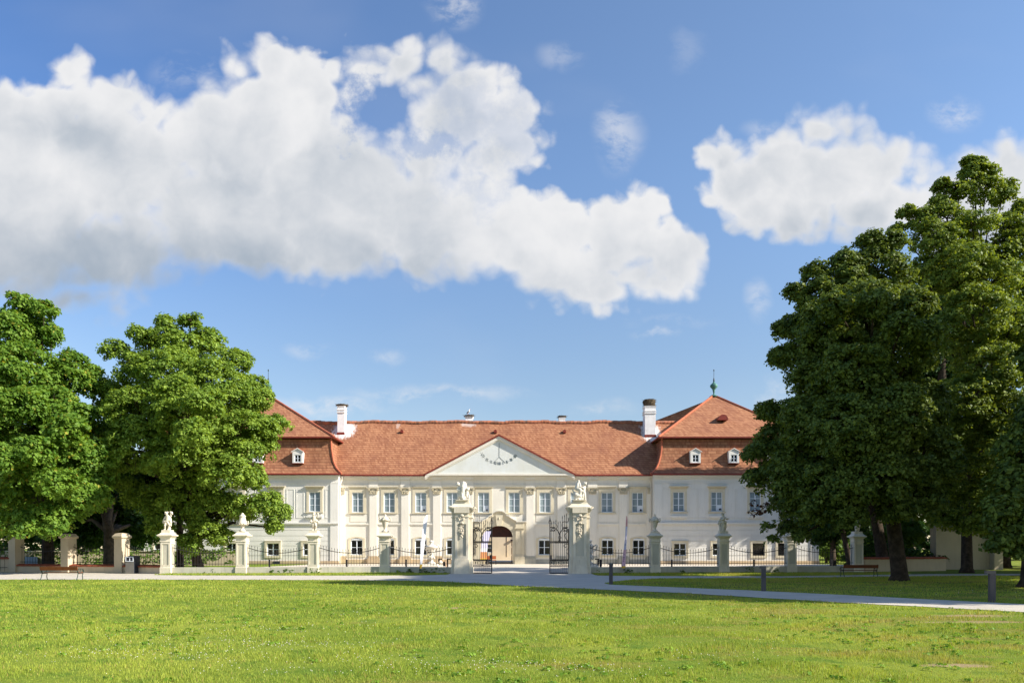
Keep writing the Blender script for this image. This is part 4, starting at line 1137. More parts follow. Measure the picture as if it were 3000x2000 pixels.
Dr = [((0.0,-0.05,0.5),(0.02,-0.05,0.9),0.14,0.16), ((0.02,-0.05,0.9),(0.06,-0.02,1.16),0.16,0.13), ((0.06,-0.02,1.18),(0.18,0,1.16),0.085,0.07), ((0.18,0,1.16),(0.24,0.02,0.98),0.07,0.06), ((0.24,0.02,0.98),(0.17,0,0.82),0.06,0.08), ((0.17,0,0.80),(0.30,-0.04,0.68),0.09,0.05), ((-0.05,-0.12,0.55),(0.0,-0.14,0.2),0.07,0.09), ((0.0,-0.14,0.2),(0.1,-0.15,0.05),0.08,0.1)]
figure('putti_group_statue', 'two pale stone putti with a big draped horn on the left gate pier', (GP[0][0]+0.02, GP[0][1]-0.02, 4.86), 0, L, B, Dr, mat='white_stone', group='statue groups on the gate piers', plinth=(0.42, 0.04), voxel=0.018)
L = [((0.30,0,0.56),(0.32,0,0.84),0.12,0.12), ((0.28,0,0.54),(0.24,-0.05,0.28),0.095,0.07), ((0.24,-0.05,0.28),(0.26,0,0.02),0.068,0.05), ((0.36,0,0.52),(0.40,-0.02,0.26),0.095,0.07), ((0.40,-0.02,0.26),(0.43,0.0,0.0),0.068,0.05), ((0.43,0.0,0.0),(0.46,-0.1,0.0),0.05,0.04),
     ((0.40,0,0.90),(0.24,-0.12,0.84),0.058,0.05), ((0.24,-0.12,0.84),(0.02,-0.12,0.94),0.05,0.042), ((0.26,0,0.92),(0.10,0.0,1.02),0.055,0.048), ((0.34,0,0.92),(0.38,-0.01,1.02),0.055,0.05),
     ((-0.20,0,0.38),(0.06,0,0.30),0.19,0.17), ((-0.30,0,0.50),(-0.22,0,0.38),0.10,0.15), ((-0.32,0,0.52),(-0.40,-0.02,0.66),0.055,0.045), ((-0.16,-0.02,0.2),(-0.22,-0.06,0.03),0.09,0.08), ((0.0,-0.02,0.2),(0.02,-0.1,0.03),0.10,0.08)]
B = head((0.40,-0.03,1.13), 0.115, (-0.8,-0.5,0.0)) + [((-0.42,-0.02,0.70),(0.05,0.05,0.07)), ((-0.06,0.02,0.15),(0.3,0.16,0.15)), ((0.18,0.02,0.12),(0.1,0.12,0.14))]
Dr = [((-0.02,0,1.30),(-0.08,0.02,1.10),0.075,0.12), ((-0.02,0,1.30),(0.07,-0.04,1.06),0.06,0.06), ((-0.08,0.02,1.10),(-0.12,0,0.82),0.13,0.17), ((-0.12,0,0.82),(0.04,-0.05,0.74),0.16,0.16), ((0.07,-0.04,1.06),(0.08,-0.1,0.92),0.06,0.05), ((-0.26,-0.02,0.86),(-0.18,-0.02,0.74),0.05,0.07), ((0.06,-0.06,0.6),(0.22,-0.06,0.62),0.10,0.10), ((0.10,-0.08,0.55),(0.04,-0.10,0.30),0.08,0.06)]
figure('putto_and_shell_statue', 'pale stone putto leaning on a draped shell on the right gate pier', (GP[1][0]-0.02, GP[1][1]-0.02, 4.86), 0, L, B, Dr, mat='white_stone', group='statue groups on the gate piers', plinth=(0.42, 0.04), voxel=0.018)

# ---- wrought iron gate leaves
def gate_leaf(label, hinge, rz, mirror):
    t = thing('gate_leaf', label, 'gate', (hinge[0], hinge[1], 0), rz, 'open leaves of the iron gate')
    s = mirror; Wd = 1.34; xs_ = lambda u: s*u*Wd
    m = MB()
    m.box(min(xs_(0), xs_(0.035)), max(xs_(0), xs_(0.035)), -0.025, 0.025, 0.04, 3.0)
    a, b = sorted((xs_(0.955), xs_(1.0))); m.box(a, b, -0.03, 0.03, 0.03, 3.35)
    for z, th in ((0.05, 0.03), (0.53, 0.035), (0.92, 0.05), (2.08, 0.045), (2.16, 0.02), (2.86, 0.03), (3.08, 0.03)):
        if z < 2.8: a, b = sorted((xs_(0.036), xs_(0.954))); m.box(a, b, -0.018, 0.018, z-th, z+th)
        else:
            for u0, u1 in ((0.036, 0.30), (0.72, 0.954)):
                a, b = sorted((xs_(u0), xs_(u1))); m.box(a, b, -0.016, 0.016, z-th, z+th)
    for u0, u1 in ((0.02, 0.06),): pass
    m.build('frame', M['iron'], t, local=True)
    for k in range(1, 9):
        u = k/9.0
        zt = 3.95-0.75*u if k not in (4, 5) else 3.6-0.5*u
        m = MB(); m.tube([(xs_(u), 0, 0.06), (xs_(u), 0, zt)], 0.015, 5)
        m.tube([(xs_(u), 0, zt), (xs_(u), 0, zt+0.18)], [0.032, 0.004], 6)
        m.build('bar', M['iron'], t, local=True)
        if k < 8:
            m = MB(); m.tube([(xs_(u+0.055), 0, 0.08), (xs_(u+0.055), 0, 0.9)], 0.011, 5); m.build('lower_bar', M['iron'], t, local=True)
    m = MB()
    def curve(pts, r=0.022):
        P = [Vector((xs_(u), -0.03, z)) for u, z in pts]
        out = []
        for i in range(len(P)-1):       # Catmull-Rom through the points
            p0, p1, p2, p3 = P[max(i-1, 0)], P[i], P[i+1], P[min(i+2, len(P)-1)]
            for k in range(6):
                q = k/6
                out.append(0.5*((2*p1)+(p2-p0)*q+(2*p0-5*p1+4*p2-p3)*q*q+(3*p1-p0-3*p2+p3)*q**3))
        out.append(P[-1]); m.tube(out, r, 5)
    curve([(0.48, 2.16), (0.48, 2.55), (0.44, 2.75), (0.30, 2.98), (0.14, 3.02), (0.08, 2.94), (0.16, 2.86), (0.26, 2.92)], 0.03)
    curve([(0.48, 2.55), (0.54, 2.78), (0.68, 2.98), (0.84, 3.02), (0.90, 2.94), (0.82, 2.86), (0.72, 2.92)], 0.03)
    curve([(0.30, 2.98), (0.36, 3.2), (0.30, 3.45), (0.05, 3.47), (0.03, 3.7)], 0.022); curve([(0.68, 2.98), (0.60, 3.15), (0.70, 3.35)], 0.018)
    curve([(0.05, 2.8), (0.20, 2.6), (0.16, 2.35), (0.05, 2.2)]); curve([(0.04, 1.95), (0.16, 1.98), (0.26, 1.88), (0.20, 1.76), (0.12, 1.82)])
    curve([(0.05, 1.7), (0.12, 1.5), (0.06, 1.3)], 0.016)
    curve([(0.48, 2.30), (0.40, 2.38), (0.44, 2.48), (0.54, 2.46), (0.56, 2.36), (0.48, 2.30)], 0.02)
    m.ball((xs_(0.48), -0.03, 2.2), (0.08, 0.04, 0.07), 10, 6)
    for k in range(7):      # quatrefoil band
        u = 0.09+0.13*k
        curve([(u, 0.60), (u+0.04, 0.66), (u+0.05, 0.72), (u+0.04, 0.80), (u, 0.86)], 0.014); curve([(u+0.1, 0.60), (u+0.06, 0.66), (u+0.05, 0.72), (u+0.06, 0.80), (u+0.1, 0.86)], 0.014)
    m.build('scrollwork', M['iron'], t, local=True)
    m = MB()
    m.tube([(xs_(0.977), 0, 3.34), (xs_(0.977), 0, 3.85)], [0.035, 0.012], 6); m.ball((xs_(0.977), 0, 3.5), 0.05, 8, 6); m.ball((xs_(0.977), 0, 3.70), 0.035, 8, 6)
    for q in (-1, 1):
        m.tube([(xs_(0.977), 0, 3.68), (xs_(0.977)+q*0.05, 0, 3.55), (xs_(0.977)+q*0.11, 0, 3.43), (xs_(0.977)+q*0.10, 0, 3.36), (xs_(0.977)+q*0.04, 0, 3.40)], 0.014, 5)
    m.build('finial', M['iron'], t, local=True)
    m = MB(); a, b = sorted((xs_(0.88), xs_(1.0))); m.box(a, b, -0.05, 0.05, 1.0, 1.26) if s > 0 else m.box(a, b, -0.05, 0.05, 0.98, 1.24)
    m.build('lock_box', M['iron'], t, local=True)
    return t
gate_leaf('black wrought iron gate leaf standing open beside the left gate pier', (GP[0][0]+0.69, 50.15), R(-14), 1)
gate_leaf('black wrought iron gate leaf standing open beside the right gate pier', (GP[1][0]-0.69, 50.15), R(14), -1)

# ---- iron fence panels and low walls
fl = ['under the linden beside the first putto', 'before the left pavilion window', 'left of the cone shaped urn',
      'behind the white banner', 'behind the pink banner', 'between the shaded urn and the cloaked statue',
      'before the grilled windows of the right pavilion', 'between the two darkest piers']
SP_ = [(PIERS[0], PIERS[1]), (PIERS[1], PIERS[2]), (PIERS[2], PIERS[3]), (PIERS[3], (GP[0][0]-0.36, 50.2)), ((GP[1][0]+0.36, 50.2), PIERS[4]), (PIERS[4], PIERS[5]), (PIERS[5], PIERS[6]), (PIERS[6], PIERS[7])]
FENCE_GROUP = 'sagging iron fence panels between the piers'
def fence_panel(label, a, b, z0, zm, ze, pad=0.34, nb=22, bottom=0.66, group=FENCE_GROUP):
    a = Vector((a[0], a[1], 0)); b = Vector((b[0], b[1], 0)); d = (b-a); Ln = d.length; d /= Ln
    t = thing('iron_fence_panel', label, 'iron fence', (a.x, a.y, 0), math.atan2(d.y, d.x), group)
    curve = lambda x: zm+(ze-zm)*((x-Ln/2)/(Ln/2-pad))**2
    m = MB(); m.tube([(pad-0.04, 0, bottom), (Ln-pad+0.04, 0, bottom)], 0.020, 5); m.build('bottom_rail', M['iron'], t, local=True)
    m = MB(); m.tube([(x, 0, curve(x)) for x in np.linspace(pad-0.02, Ln-pad+0.02, 13)], 0.024, 5); m.build('top_rail', M['iron'], t, local=True)
    rr = random.Random(int(abs(a.x)*100))
    for k in range(nb):
        x = pad+(Ln-2*pad)*(k+0.5)/nb
        zt = curve(x)+0.14+rr.uniform(-0.012, 0.012)
        m = MB(); dx = rr.uniform(-0.012, 0.012)
        m.tube([(x, 0.0, z0), (x+dx, 0, zt)], 0.0125, 5); m.tube([(x+dx, 0, zt-0.02), (x+dx, 0, zt+0.04), (x+dx, 0, zt+0.11)], [0.014, 0.024, 0.003], 5)
        m.build('bar', M['iron'], t, local=True)
    return t
for k, (l, (a, b)) in enumerate(zip(fl, SP_)):
    fence_panel('thin black iron fence panel '+l, a, b, 0.50, 1.38, 1.74)
def low_wall(name, label, a, b, h, th, mat, pad=0.3, coping=None, group=None):
    a = Vector((a[0], a[1], 0)); b = Vector((b[0], b[1], 0)); d = (b-a); Ln = d.length; d /= Ln
    t = thing(name, label, 'low wall', (a.x, a.y, 0), math.atan2(d.y, d.x), group)
    m = MB(); n = 14; rr = random.Random(int(abs(a.x)*77))
    xs = np.linspace(pad, Ln-pad, n)
    for i in range(n-1):
        m.box(xs[i], xs[i+1]-(0.012 if i % 5 == 4 else 0.0), -th/2, th/2, -0.05, h)
    m.build('body', M[mat], t, local=True)
    if coping:
        m = MB()
        x = pad-0.02
        while x < Ln-pad:
            x2 = min(x+0.24, Ln-pad+0.02); e = rr.uniform(-0.01, 0.01)
            m.prism_x([(-th/2-0.10, h-0.02+e), (th/2+0.10, h-0.02+e), (th/2+0.10, h+0.06+e), (0, h+0.15+e), (-th/2-0.10, h+0.06+e)], x, x2-0.012)
            x = x2
        m.build('coping', M[coping], t, local=True)
    return t
for k, (l, (a, b)) in enumerate(zip(fl, SP_)):
    low_wall('low_wall', 'low grey rendered wall under the iron fence '+l, a, b, 0.44, 0.42, 'low_wall', group='low walls under the fence')

# ---- yellowish park wall at the far left
LP = [(PX(353, 51.0), 51.2), (PX(196, 52.0), 52.2), (PX(42, 53.2), 53.4)]
ll = ['square yellowish wall pier with hipped cap behind the grey bin', 'square yellowish wall pier half hidden by chestnut leaves above the left bench', 'square yellowish wall pier at the far left edge with a patch of sun']
for l, (x, y) in zip(ll, LP):
    t = thing('wall_pier', l, 'fence pier', (x, y, 0), R(-20), 'yellowish piers of the park wall')
    m = MB(); m.sq([(0.34, 0), (0.34, 2.36)]); m.build('shaft', M['yellow_wall'], t, local=True)
    m = MB(); m.sq([(0.36, 2.361), (0.43, 2.42), (0.43, 2.52), (0.36, 2.60), (0.30, 2.70), (0.10, 2.74)]); m.build('cap', M['yellow_wall'], t, local=True)
far = (-41.0, 54.0)
ws = [(PIERS[0], LP[0]), (LP[0], LP[1]), (LP[1], LP[2])]
wl_ = ['between the first statue pier and the bin', 'behind the left bench', 'at the far left behind the bench end']
for l, (a, b) in zip(wl_, ws):
    low_wall('park_wall', 'low yellowish wall with red brick coping '+l, b, a, 0.46, 0.40, 'yellow_wall', 0.33, 'brick_coping', 'yellowish park walls with red coping')
    fence_panel('black iron railing above the red coping '+l, b, a, 0.62, 1.45, 1.80, 0.40, 16, 0.74, 'iron railings above the red coping')
low_wall('park_wall', 'stub of yellowish wall with red coping cut by the left picture edge', far, LP[2], 0.95, 0.40, 'yellow_wall', 0.33, 'brick_coping', 'yellowish park walls with red coping')
fence_panel('dark iron gate railing at the left picture edge', (far[0], far[1]-0.5), (LP[2][0], LP[2][1]-0.5), 0.05, 1.5, 1.6, 0.36, 16, 0.35, 'iron railings above the red coping')

# ---- waste bin
t = thing('waste_bin', 'tall grey waste bin with white framed openings in front of the park wall', 'waste bin', (PX(385, 50.1)+0.05, 50.1, 0), R(-3))
m = MB(); m.box(-0.30, 0.26, -0.28, 0.02, 0.02, 1.16); m.build('body', M['bin_grey'], t, local=True)
m = MB(); m.box(-0.29, 0.29, 0.021, 0.46, 0.0, 1.20); m.box(0.261, 0.29, -0.26, 0.02, 0.0, 1.19); m.build('side_panel', M['bin_dark'], t, local=True)
m = MB()
for x0, x1, z0, z1 in ((-0.285, 0.245, 1.10, 1.135), (-0.285, 0.245, 0.82, 0.855), (-0.285, -0.25, 0.856, 1.099), (0.21, 0.245, 0.856, 1.099), (-0.02, 0.015, 0.856, 1.099)):
    m.box(x0, x1, -0.305, -0.281, z0, z1)
m.build('opening_frame', M['sash'], t, local=True)
m = MB(); m.box(-0.249, -0.021, -0.286, -0.2805, 0.857, 1.098); m.box(0.016, 0.209, -0.286, -0.2805, 0.857, 1.098); m.build('opening', M['ink'], t, local=True)

# ---- benches seen from behind
def bench(label, loc, rz):
    t = thing('park_bench', label, 'bench', loc, rz, 'park benches with their backs to the lawn')
    m = MB(); m.prism_x([(-0.06, 0.52), (-0.02, 0.52), (-0.06, 0.72), (-0.10, 0.72)], -1.0, 1.0); m.build('backrest', M['bench_wood'], t, local=True)
    m = MB()
    for k in range(3): m.box(-1.0, 1.0, 0.06+k*0.15, 0.18+k*0.15, 0.375, 0.41)
    m.build('seat', M['bench_wood'], t, local=True)
    for s in (-0.96, 0.96):
        m = MB()
        m.tube([(s, -0.10, 0.0), (s, 0.0, 0.16), (s, 0.06, 0.34), (s, 0.0, 0.5), (s, -0.055, 0.74)], 0.022, 6)
        m.tube([(s, 0.06, 0.36), (s, 0.50, 0.36)], 0.022, 6)
        m.tube([(s, 0.52, 0.0), (s, 0.46, 0.18), (s, 0.50, 0.36)], 0.022, 6)
        m.build('leg_frame', M['bench_iron'], t, local=True)
        m = MB()
        m.tube([(s*1.03, 0.0, 0.56), (s*1.03, 0.2, 0.60), (s*1.03, 0.42, 0.58), (s*1.03, 0.52, 0.52), (s*1.03, 0.47, 0.46), (s*1.03, 0.44, 0.52)], 0.02, 6)
        m.tube([(s*1.03, 0.50, 0.36), (s*1.03, 0.54, 0.44), (s*1.03, 0.52, 0.52)], 0.02, 6); m.tube([(s*1.03, 0.2, 0.37), (s*1.03, 0.26, 0.48), (s*1.03, 0.22, 0.58)], 0.014, 5)
        m.build('armrest', M['bench_iron'], t, local=True)
    return t
bench('red brown wooden bench on the sunny path by the left lawn edge', (PX(174, 40.0), 40.0, 0.0), 0.0)
bench('red brown wooden bench in the deep shade of the right trees', (PX(2521, 44.5), 44.5, 0.0), R(-4))

# ---- lawn bollards
def bollard(label, px, D, capoff, head):
    t = thing('bollard_light', label, 'bollard', (PX(px, D), D, 0), R(-12), 'square bollards along the diagonal path')
    m = MB(); m.sq([(0.082, -0.05), (0.082, 0.985)]); m.build('post', M['bollard'], t, local=True)
    m = MB(); m.box(-0.083+capoff-0.04, 0.083, -0.085, 0.085, 0.90 if head else 0.93, 1.0); m.build('head', M['bollard_cap'], t, local=True)
    return t
bollard('grey brown square bollard nearest the gate, by the path fork', 1790, 35.3, 0.0, 0)
bollard('grey brown square bollard at the middle of the diagonal path', 2237, 29.6, -0.03, 1)
bollard('dark bollard with overhanging head nearest the right picture edge', 2906, 23.6, -0.06, 1)

# ---- courtyard bollards (flat steel posts, two with a bent head)
cb = [(789.5, 'before the left pavilion windows', 0), (1016, 'left of the cone urn pier', 0), (1190, 'between the cone urn pier and the white banner', 0), (1286, 'with a bent head right of the white vase', 1), (1311, 'with a bent head close to the left gate pier', 1),
      (1752, 'with a bent head beside the right gate pier', -1), (1759.5, 'thick and straight right of the right gate pier', 0), (1968, 'in front of the right pavilion first window', 0), (2209, 'in front of the grilled window', 0), (2437, 'near the lawn end of the court', 0)]
for px, l, hd in cb:
    D = 58.0
    t = thing('court_bollard', 'black steel court bollard '+l, 'bollard', (PX(px, D), D, 0), 0, 'black bollards in the forecourt')
    w = 0.075 if px == 1759.5 else 0.055
    m = MB(); m.sq([(w, 0), (w, 0.82)]); m.build('post', M['black_post'], t, local=True)
    if hd: m = MB(); a, b = sorted((hd*-0.055, hd*0.24)); m.box(a, b, -0.05, 0.05, 0.821, 0.90); m.build('lamp_head', M['black_post'], t, local=True)
    else: m = MB(); m.box(-w, w, -w, w, 0.821, 0.835); m.build('lid', M['black_post'], t, local=True)

# ---- white vases in the forecourt
def court_vase(label, px, D, seed, slim):
    x = PX(px, D)
    t = thing('court_vase', label, 'vase', (x, D, 0), 0, 'white ornamental vases in the forecourt')
    m = MB(); m.sq([(0.58, 0.0), (0.58, 0.42), (0.50, 0.44), (0.50, 0.52), (0.36, 0.54)]); m.build('base', M['white_stone'], t, local=True)
    m = MB()
    if slim: prof = [(0.30,0.54),(0.30,0.60),(0.14,0.68),(0.10,0.78),(0.16,0.88),(0.24,1.0),(0.23,1.15),(0.15,1.3),(0.17,1.5),(0.22,1.7),(0.32,1.82),(0.33,1.88),(0.20,1.95),(0.13,2.05),(0.11,2.15),(0.2,2.2),(0.14,2.3),(0.0,2.34)]
    else: prof = [(0.34,0.54),(0.32,0.60),(0.17,0.68),(0.12,0.78),(0.15,0.86),(0.22,1.0),(0.20,1.12),(0.16,1.25),(0.19,1.42),(0.25,1.56),(0.36,1.68),(0.46,1.76),(0.48,1.83),(0.36,1.89),(0.18,1.95),(0.12,2.04),(0.11,2.12),(0.19,2.16),(0.15,2.24),(0.05,2.29),(0.0,2.30)]
    m.lathe(prof, 0, 0, 20); m.build('vase', M['white_stone'], t, smooth=True, local=True)
    rr = random.Random(seed); m = MB()
    for k in range(26):
        a = rr.uniform(0, 6.28); z = rr.choice([0.95, 1.05, 1.35, 1.42, 1.5]); r = 0.22
        m.ball((r*math.cos(a), r*math.sin(a), z+rr.uniform(-.05, .05)), rr.uniform(0.05, 0.085), 8, 6)
    m.build('carved_figures', M['white_stone'], t, smooth=True, local=True)
    for s in (-1, 1):
        m = MB(); m.tube([(s*0.30, 0, 1.85), (s*0.46, 0, 1.95), (s*0.56, 0, 1.86), (s*0.52, 0, 1.70), (s*0.42, 0, 1.58), (s*0.30, 0, 1.50)], 0.05, 8)
        m.build('handle', M['white_stone'], t, smooth=True, local=True)
    return t
court_vase('white carved lidded vase on a block behind the fence, right of the white banner', 1264, 56.0, 3, False)
court_vase('white carved figure vase on a block half hidden by the right gate pier', 1728, 56.0, 9, True)
# wooden A-frame board and pale stone ball beside the vase
t = thing('wooden_stand', 'small wooden A frame stand with dark board close to the left gate pier', 'stand', (PX(1301, 57), 57.0, 0), 0)
for s in (-1, 1):
    m = MB(); m.prism_y([(s*0.10-0.05, 0.72), (s*0.10+0.05, 0.72), (s*0.26+0.05, 0.0), (s*0.26-0.05, 0.0)][::(1 if s > 0 else -1)], -0.12, -0.06); m.build('leg', M['light_wood'], t, local=True)
m = MB(); m.box(-0.12, 0.12, -0.055, -0.02, 0.34, 0.70); m.build('board', M['board_black'], t, local=True)
t = thing('stone_finial', 'white stone ball on a rough pale block beside the bent court bollard', 'stone ornament', (PX(1291, 56.3), 56.3, 0), 0)
m = MB(); m.sq([(0.17, 0), (0.15, 0.50)]); m.build('block', M['white_stone'], t, local=True)
m = MB(); m.ball((0, 0, 0.64), (0.16, 0.16, 0.15), 12, 8); m.build('ball', M['white_stone'], t, smooth=True, local=True)

# ---- feather banners
def banner(label, D, base, left, right, bands, marks=()):
    """left/right outlines in photo px; the cloth is a real sheet on a bent pole in the ground"""
    bx = PX(base, D)
    t = thing('feather_banner', label, 'banner', (bx, D, 0), 0, 'feather banners at the gate')
    lf = sorted([(PZ(y, D), PX(x, D)-bx) for x, y in left]); rt = sorted([(PZ(y, D), PX(x, D)-bx) for x, y in right])
    ip = lambda q, z: float(np.interp(z, [a for a, _ in q], [b for _, b in q]))
    z0 = max(lf[0][0], rt[0][0]); z1 = min(lf[-1][0], rt[-1][0])
    for name, mat, u0, u1 in bands:
        m = MB(); N = 14
        za, zb = z0+(z1-z0)*u0, z0+(z1-z0)*u1
        zs = np.linspace(za, zb, N)
        for i in range(N-1):
            a, b = zs[i], zs[i+1]
            bow = lambda z: 0.012*math.sin(z*2.3)
            A = [(ip(lf, a), -0.004+bow(a), a), (ip(rt, a), 0.05+bow(a), a), (ip(rt, b), 0.05+bow(b), b), (ip(lf, b), -0.004+bow(b), b)]
            m.add(A+[(x, y+0.008, z) for x, y, z in A], [(0,1,2,3), (7,6,5,4), (0,4,5,1), (1,5,6,2), (2,6,7,3), (3,7,4,0)])
        m.build(name, M[mat], t, local=True)
    for u, v, w, h in marks:
        z = z0+(z1-z0)*u; x = ip(lf, z)+(ip(rt, z)-ip(lf, z))*v
        m = MB(); y = -0.012+0.012*math.sin(z*2.3)+0.05*v
        m.box(x-w/2, x+w/2, y-0.004, y, z-h/2, z+h/2); m.build('lettering', M['ink'], t, local=True)
    m = MB()
    P = [(0, 0.05, -0.1), (0, 0.08, 0.5)] + [((ip(lf, z) if ip(lf, z0) < 0.1 and abs(ip(lf, z0)) < abs(ip(rt, z0)) else ip(rt, z)), 0.11, z) for z in np.linspace(z0, z1, 10)]
    m.tube(P, np.linspace(0.018, 0.006, len(P)), 6); m.ball((0, 0, 0.03), (0.10, 0.10, 0.05), 8, 6)
    m.build('pole', M['black_post'], t, local=True)
    return t
X6 = lambda x: 900+x/3.92
Y6 = lambda y: 1400+y/3.92
banner('white feather banner on the grass left of the gate', 50.0, X6(1290),
       [(X6(1292), Y6(1035)), (X6(1300), Y6(900)), (X6(1315), Y6(700)), (X6(1335), Y6(500)), (X6(1352), Y6(445)), (X6(1372), Y6(420))],
       [(X6(1310), Y6(1042)), (X6(1325), Y6(950)), (X6(1350), Y6(750)), (X6(1370), Y6(550)), (X6(1379), Y6(450)), (X6(1382), Y6(418))],
       [('cloth', 'white_cloth', 0.075, 1.0), ('yellow_tip', 'yellow_cloth', 0.0, 0.074)])
X7 = lambda x: 1820+x/7.84
Y7 = lambda y: 1500+y/7.84
banner('narrow pink and lilac feather banner on the grass right of the gate', 50.0, X7(92),
       [(X7(5), Y7(1280)), (X7(15), Y7(1150)), (X7(50), Y7(900)), (X7(75), Y7(700)), (X7(95), Y7(450)), (X7(108), Y7(200)), (X7(120), Y7(80))],
       [(X7(98), Y7(1280)), (X7(108), Y7(1000)), (X7(122), Y7(750)), (X7(138), Y7(500)), (X7(148), Y7(300)), (X7(150), Y7(150)), (X7(130), Y7(80))],
       [('pink_top', 'pink_cloth', 0.80, 1.0), ('lilac_middle', 'lilac_cloth', 0.355, 0.80), ('mauve_foot', 'mauve_cloth', 0.04, 0.355), ('yellow_hem', 'yellow_cloth', 0.0, 0.04)],
       [(0.14, 0.35, 0.05, 0.06), (0.18, 0.42, 0.05, 0.06), (0.21, 0.38, 0.06, 0.05), (0.26, 0.5, 0.03, 0.04), (0.55, 0.5, 0.015, 0.25), (0.45, 0.45, 0.015, 0.15)])
X8 = lambda x: 1400+x/13.06
Y8 = lambda y: 1540+y/13.06
banner('white and lilac feather banner with orange print behind the left gate leaf', 74.0, X8(180),
       [(X8(85), Y8(1330)), (X8(110), Y8(900)), (X8(150), Y8(600)), (X8(190), Y8(350)), (X8(260), Y8(230)), (X8(330), Y8(185))],
       [(X8(330), Y8(1330)), (X8(350), Y8(1000)), (X8(390), Y8(650)), (X8(450), Y8(400)), (X8(490), Y8(280)), (X8(505), Y8(180))],
       [('cloth', 'lilac_cloth', 0.42, 1.0), ('white_middle', 'white_cloth', 0.30, 0.42), ('orange_print', 'orange_print', 0.08, 0.30), ('yellow_hem', 'yellow_cloth', 0.0, 0.08)])
# black info board and orange bench in front of the portal
D = 79.5
t = thing('info_board', 'black two part notice board on a post left of the palace portal', 'notice board', (PX(1434, D), D, 0), 0)
m = MB(); m.box(-0.26, 0.26, -0.03, 0.03, 1.76, 2.08); m.build('upper_board', M['board_black'], t, local=True)
m = MB(); m.box(-0.28, 0.28, -0.03, 0.03, 1.28, 1.73); m.build('lower_board', M['board_black'], t, local=True)
m = MB(); m.box(-0.28, 0.28, -0.028, 0.028, 1.731, 1.759); m.box(-0.28, 0.28, -0.028, 0.028, 1.23, 1.279); m.build('white_strip', M['sash'], t, local=True)
for s in (-0.2, 0.2):
    m = MB(); m.tube([(s, 0.0, 0), (s, 0.0, 1.23)], 0.025, 6); m.build('post', M['zinc'], t, local=True)
t = thing('orange_bench', 'orange brown slatted bench at the left of the palace portal', 'bench', (PX(1442, D), D-0.4, 0), 0)
m = MB(); m.box(-0.62, 0.42, 0.0, 0.05, 0.55, 0.90); m.build('backrest', M['orange_wood'], t, local=True)
m = MB(); m.box(-0.62, 0.42, -0.4, -0.001, 0.42, 0.47); m.build('seat', M['orange_wood'], t, local=True)
for s in (-0.58, 0.40):
    m = MB(); m.box(s-0.04, s+0.04, -0.38, 0.04, 0.0, 0.419); m.build('leg', M['black_post'], t, local=True)
# pale blue board behind the railing
t = thing('pale_blue_board', 'pale blue panel leaning behind the railing above the left bench', 'board', (PX(92, 57), 57, 0), 0)
m = MB(); m.box(-0.50, 0.45, -0.03, 0.03, 0.15, 1.05); m.build('panel', M['pale_blue'], t, local=True)
m = MB(); m.box(-0.45, -0.40, 0.031, 0.5, 0.0, 0.9); m.box(0.35, 0.40, 0.031, 0.5, 0.0, 0.9); m.build('support', M['dark_metal'], t, local=True)

# ---- white courtyard pots / pale garden wall behind the left trees
t = thing('garden_wall', 'low cream garden wall far behind the left trees', 'wall', (-33, 74, 0), 0)
m = MB(); m.box(-30, 6, -0.2, 0.2, 0, 1.35); m.build('body', M['yellow_wall'], t, local=True)
m = MB(); m.box(-30, 6, -0.28, 0.28, 1.351, 1.45); m.build('coping', M['stone'], t, local=True)

# ---- right side: low wall with dark red coping and the plain outbuilding
low_wall('park_wall', 'low shaded wall with dark red coping behind the right bench', (25.1, 54.2), (PX(2762, 57.5), 57.0), 0.92, 0.42, 'yellow_wall', 0.3, 'brick_coping', 'yellowish park walls with red coping')
ob = thing('outbuilding', 'plain ochre windowless outbuilding behind the right trees', 'building', (PX(2832, 60), 60.0, 0), R(-4))
m = MB(); m.box(-2.35, 1.75, 0, 1.0, 0, 3.4); m.box(1.751, 2.4, -0.7, 1.0, 0, 3.1); m.build('wall', M['yellow_wall'], ob, local=True)
m = MB(); m.prism_x([(-0.12, 3.401), (1.12, 3.401), (0.5, 3.7)], -2.42, 1.8); m.build('roof', M['grey_plinth'], ob, local=True)

# ---- nests and stork
def nest(label, x, y, z, r, h, n, seed):
    t = thing('stork_nest', label, 'nest', (x, y, z), 0, 'twig nests on the chimneys')
    m = MB(); m.lathe([(r*0.75, 0.0), (r*0.92, h*0.3), (r, h*0.7), (r*0.9, h), (r*0.5, h*0.9), (0.01, h*0.8)], 0, 0, 18, wob=lambda a, z: 0.07*math.sin(a*5+z*9))
    m.build('bowl', M['nest'], t, local=True)
    rr = random.Random(seed); m = MB()
    for k in range(n):
        a = rr.uniform(0, 6.28); zz = rr.uniform(0.05, 1)*h; rad = r*rr.uniform(0.8, 1.0)
        p = Vector((rad*math.cos(a), rad*math.sin(a), zz)); d = Vector((math.cos(a+rr.uniform(0.4, 2.2)), math.sin(a+rr.uniform(0.4, 2.2)), rr.uniform(-0.35, 0.5)))*rr.uniform(0.12, 0.32)
        m.tube([p-d*0.5, p+d], 0.009, 4)
    m.build('twigs', M['nest'], t, local=True)
    return t
nest('flat twig nest on the tall white chimney by the left pavilion', -19.55, 86.3, 17.95, 0.66, 0.22, 120, 1)
nest('thick bulky twig nest on the white chimney by the right pavilion', 15.75, 86.2, 17.90, 0.72, 0.80, 260, 2)
nest('flat twig nest under the stork on the small chimney behind the ridge', PX(1374.5, 89.3), 89.3, PZ(1221, 89.3), 0.56, 0.20, 120, 3)
nest('dark shallow nest on the small chimney behind the ridge, right of the pediment', PX(1646, 89.3), 89.3, PZ(1224, 89.3), 0.52, 0.22, 60, 4)
sx, sz = PX(1372, 89.3), PZ(1221, 89.3)+0.16
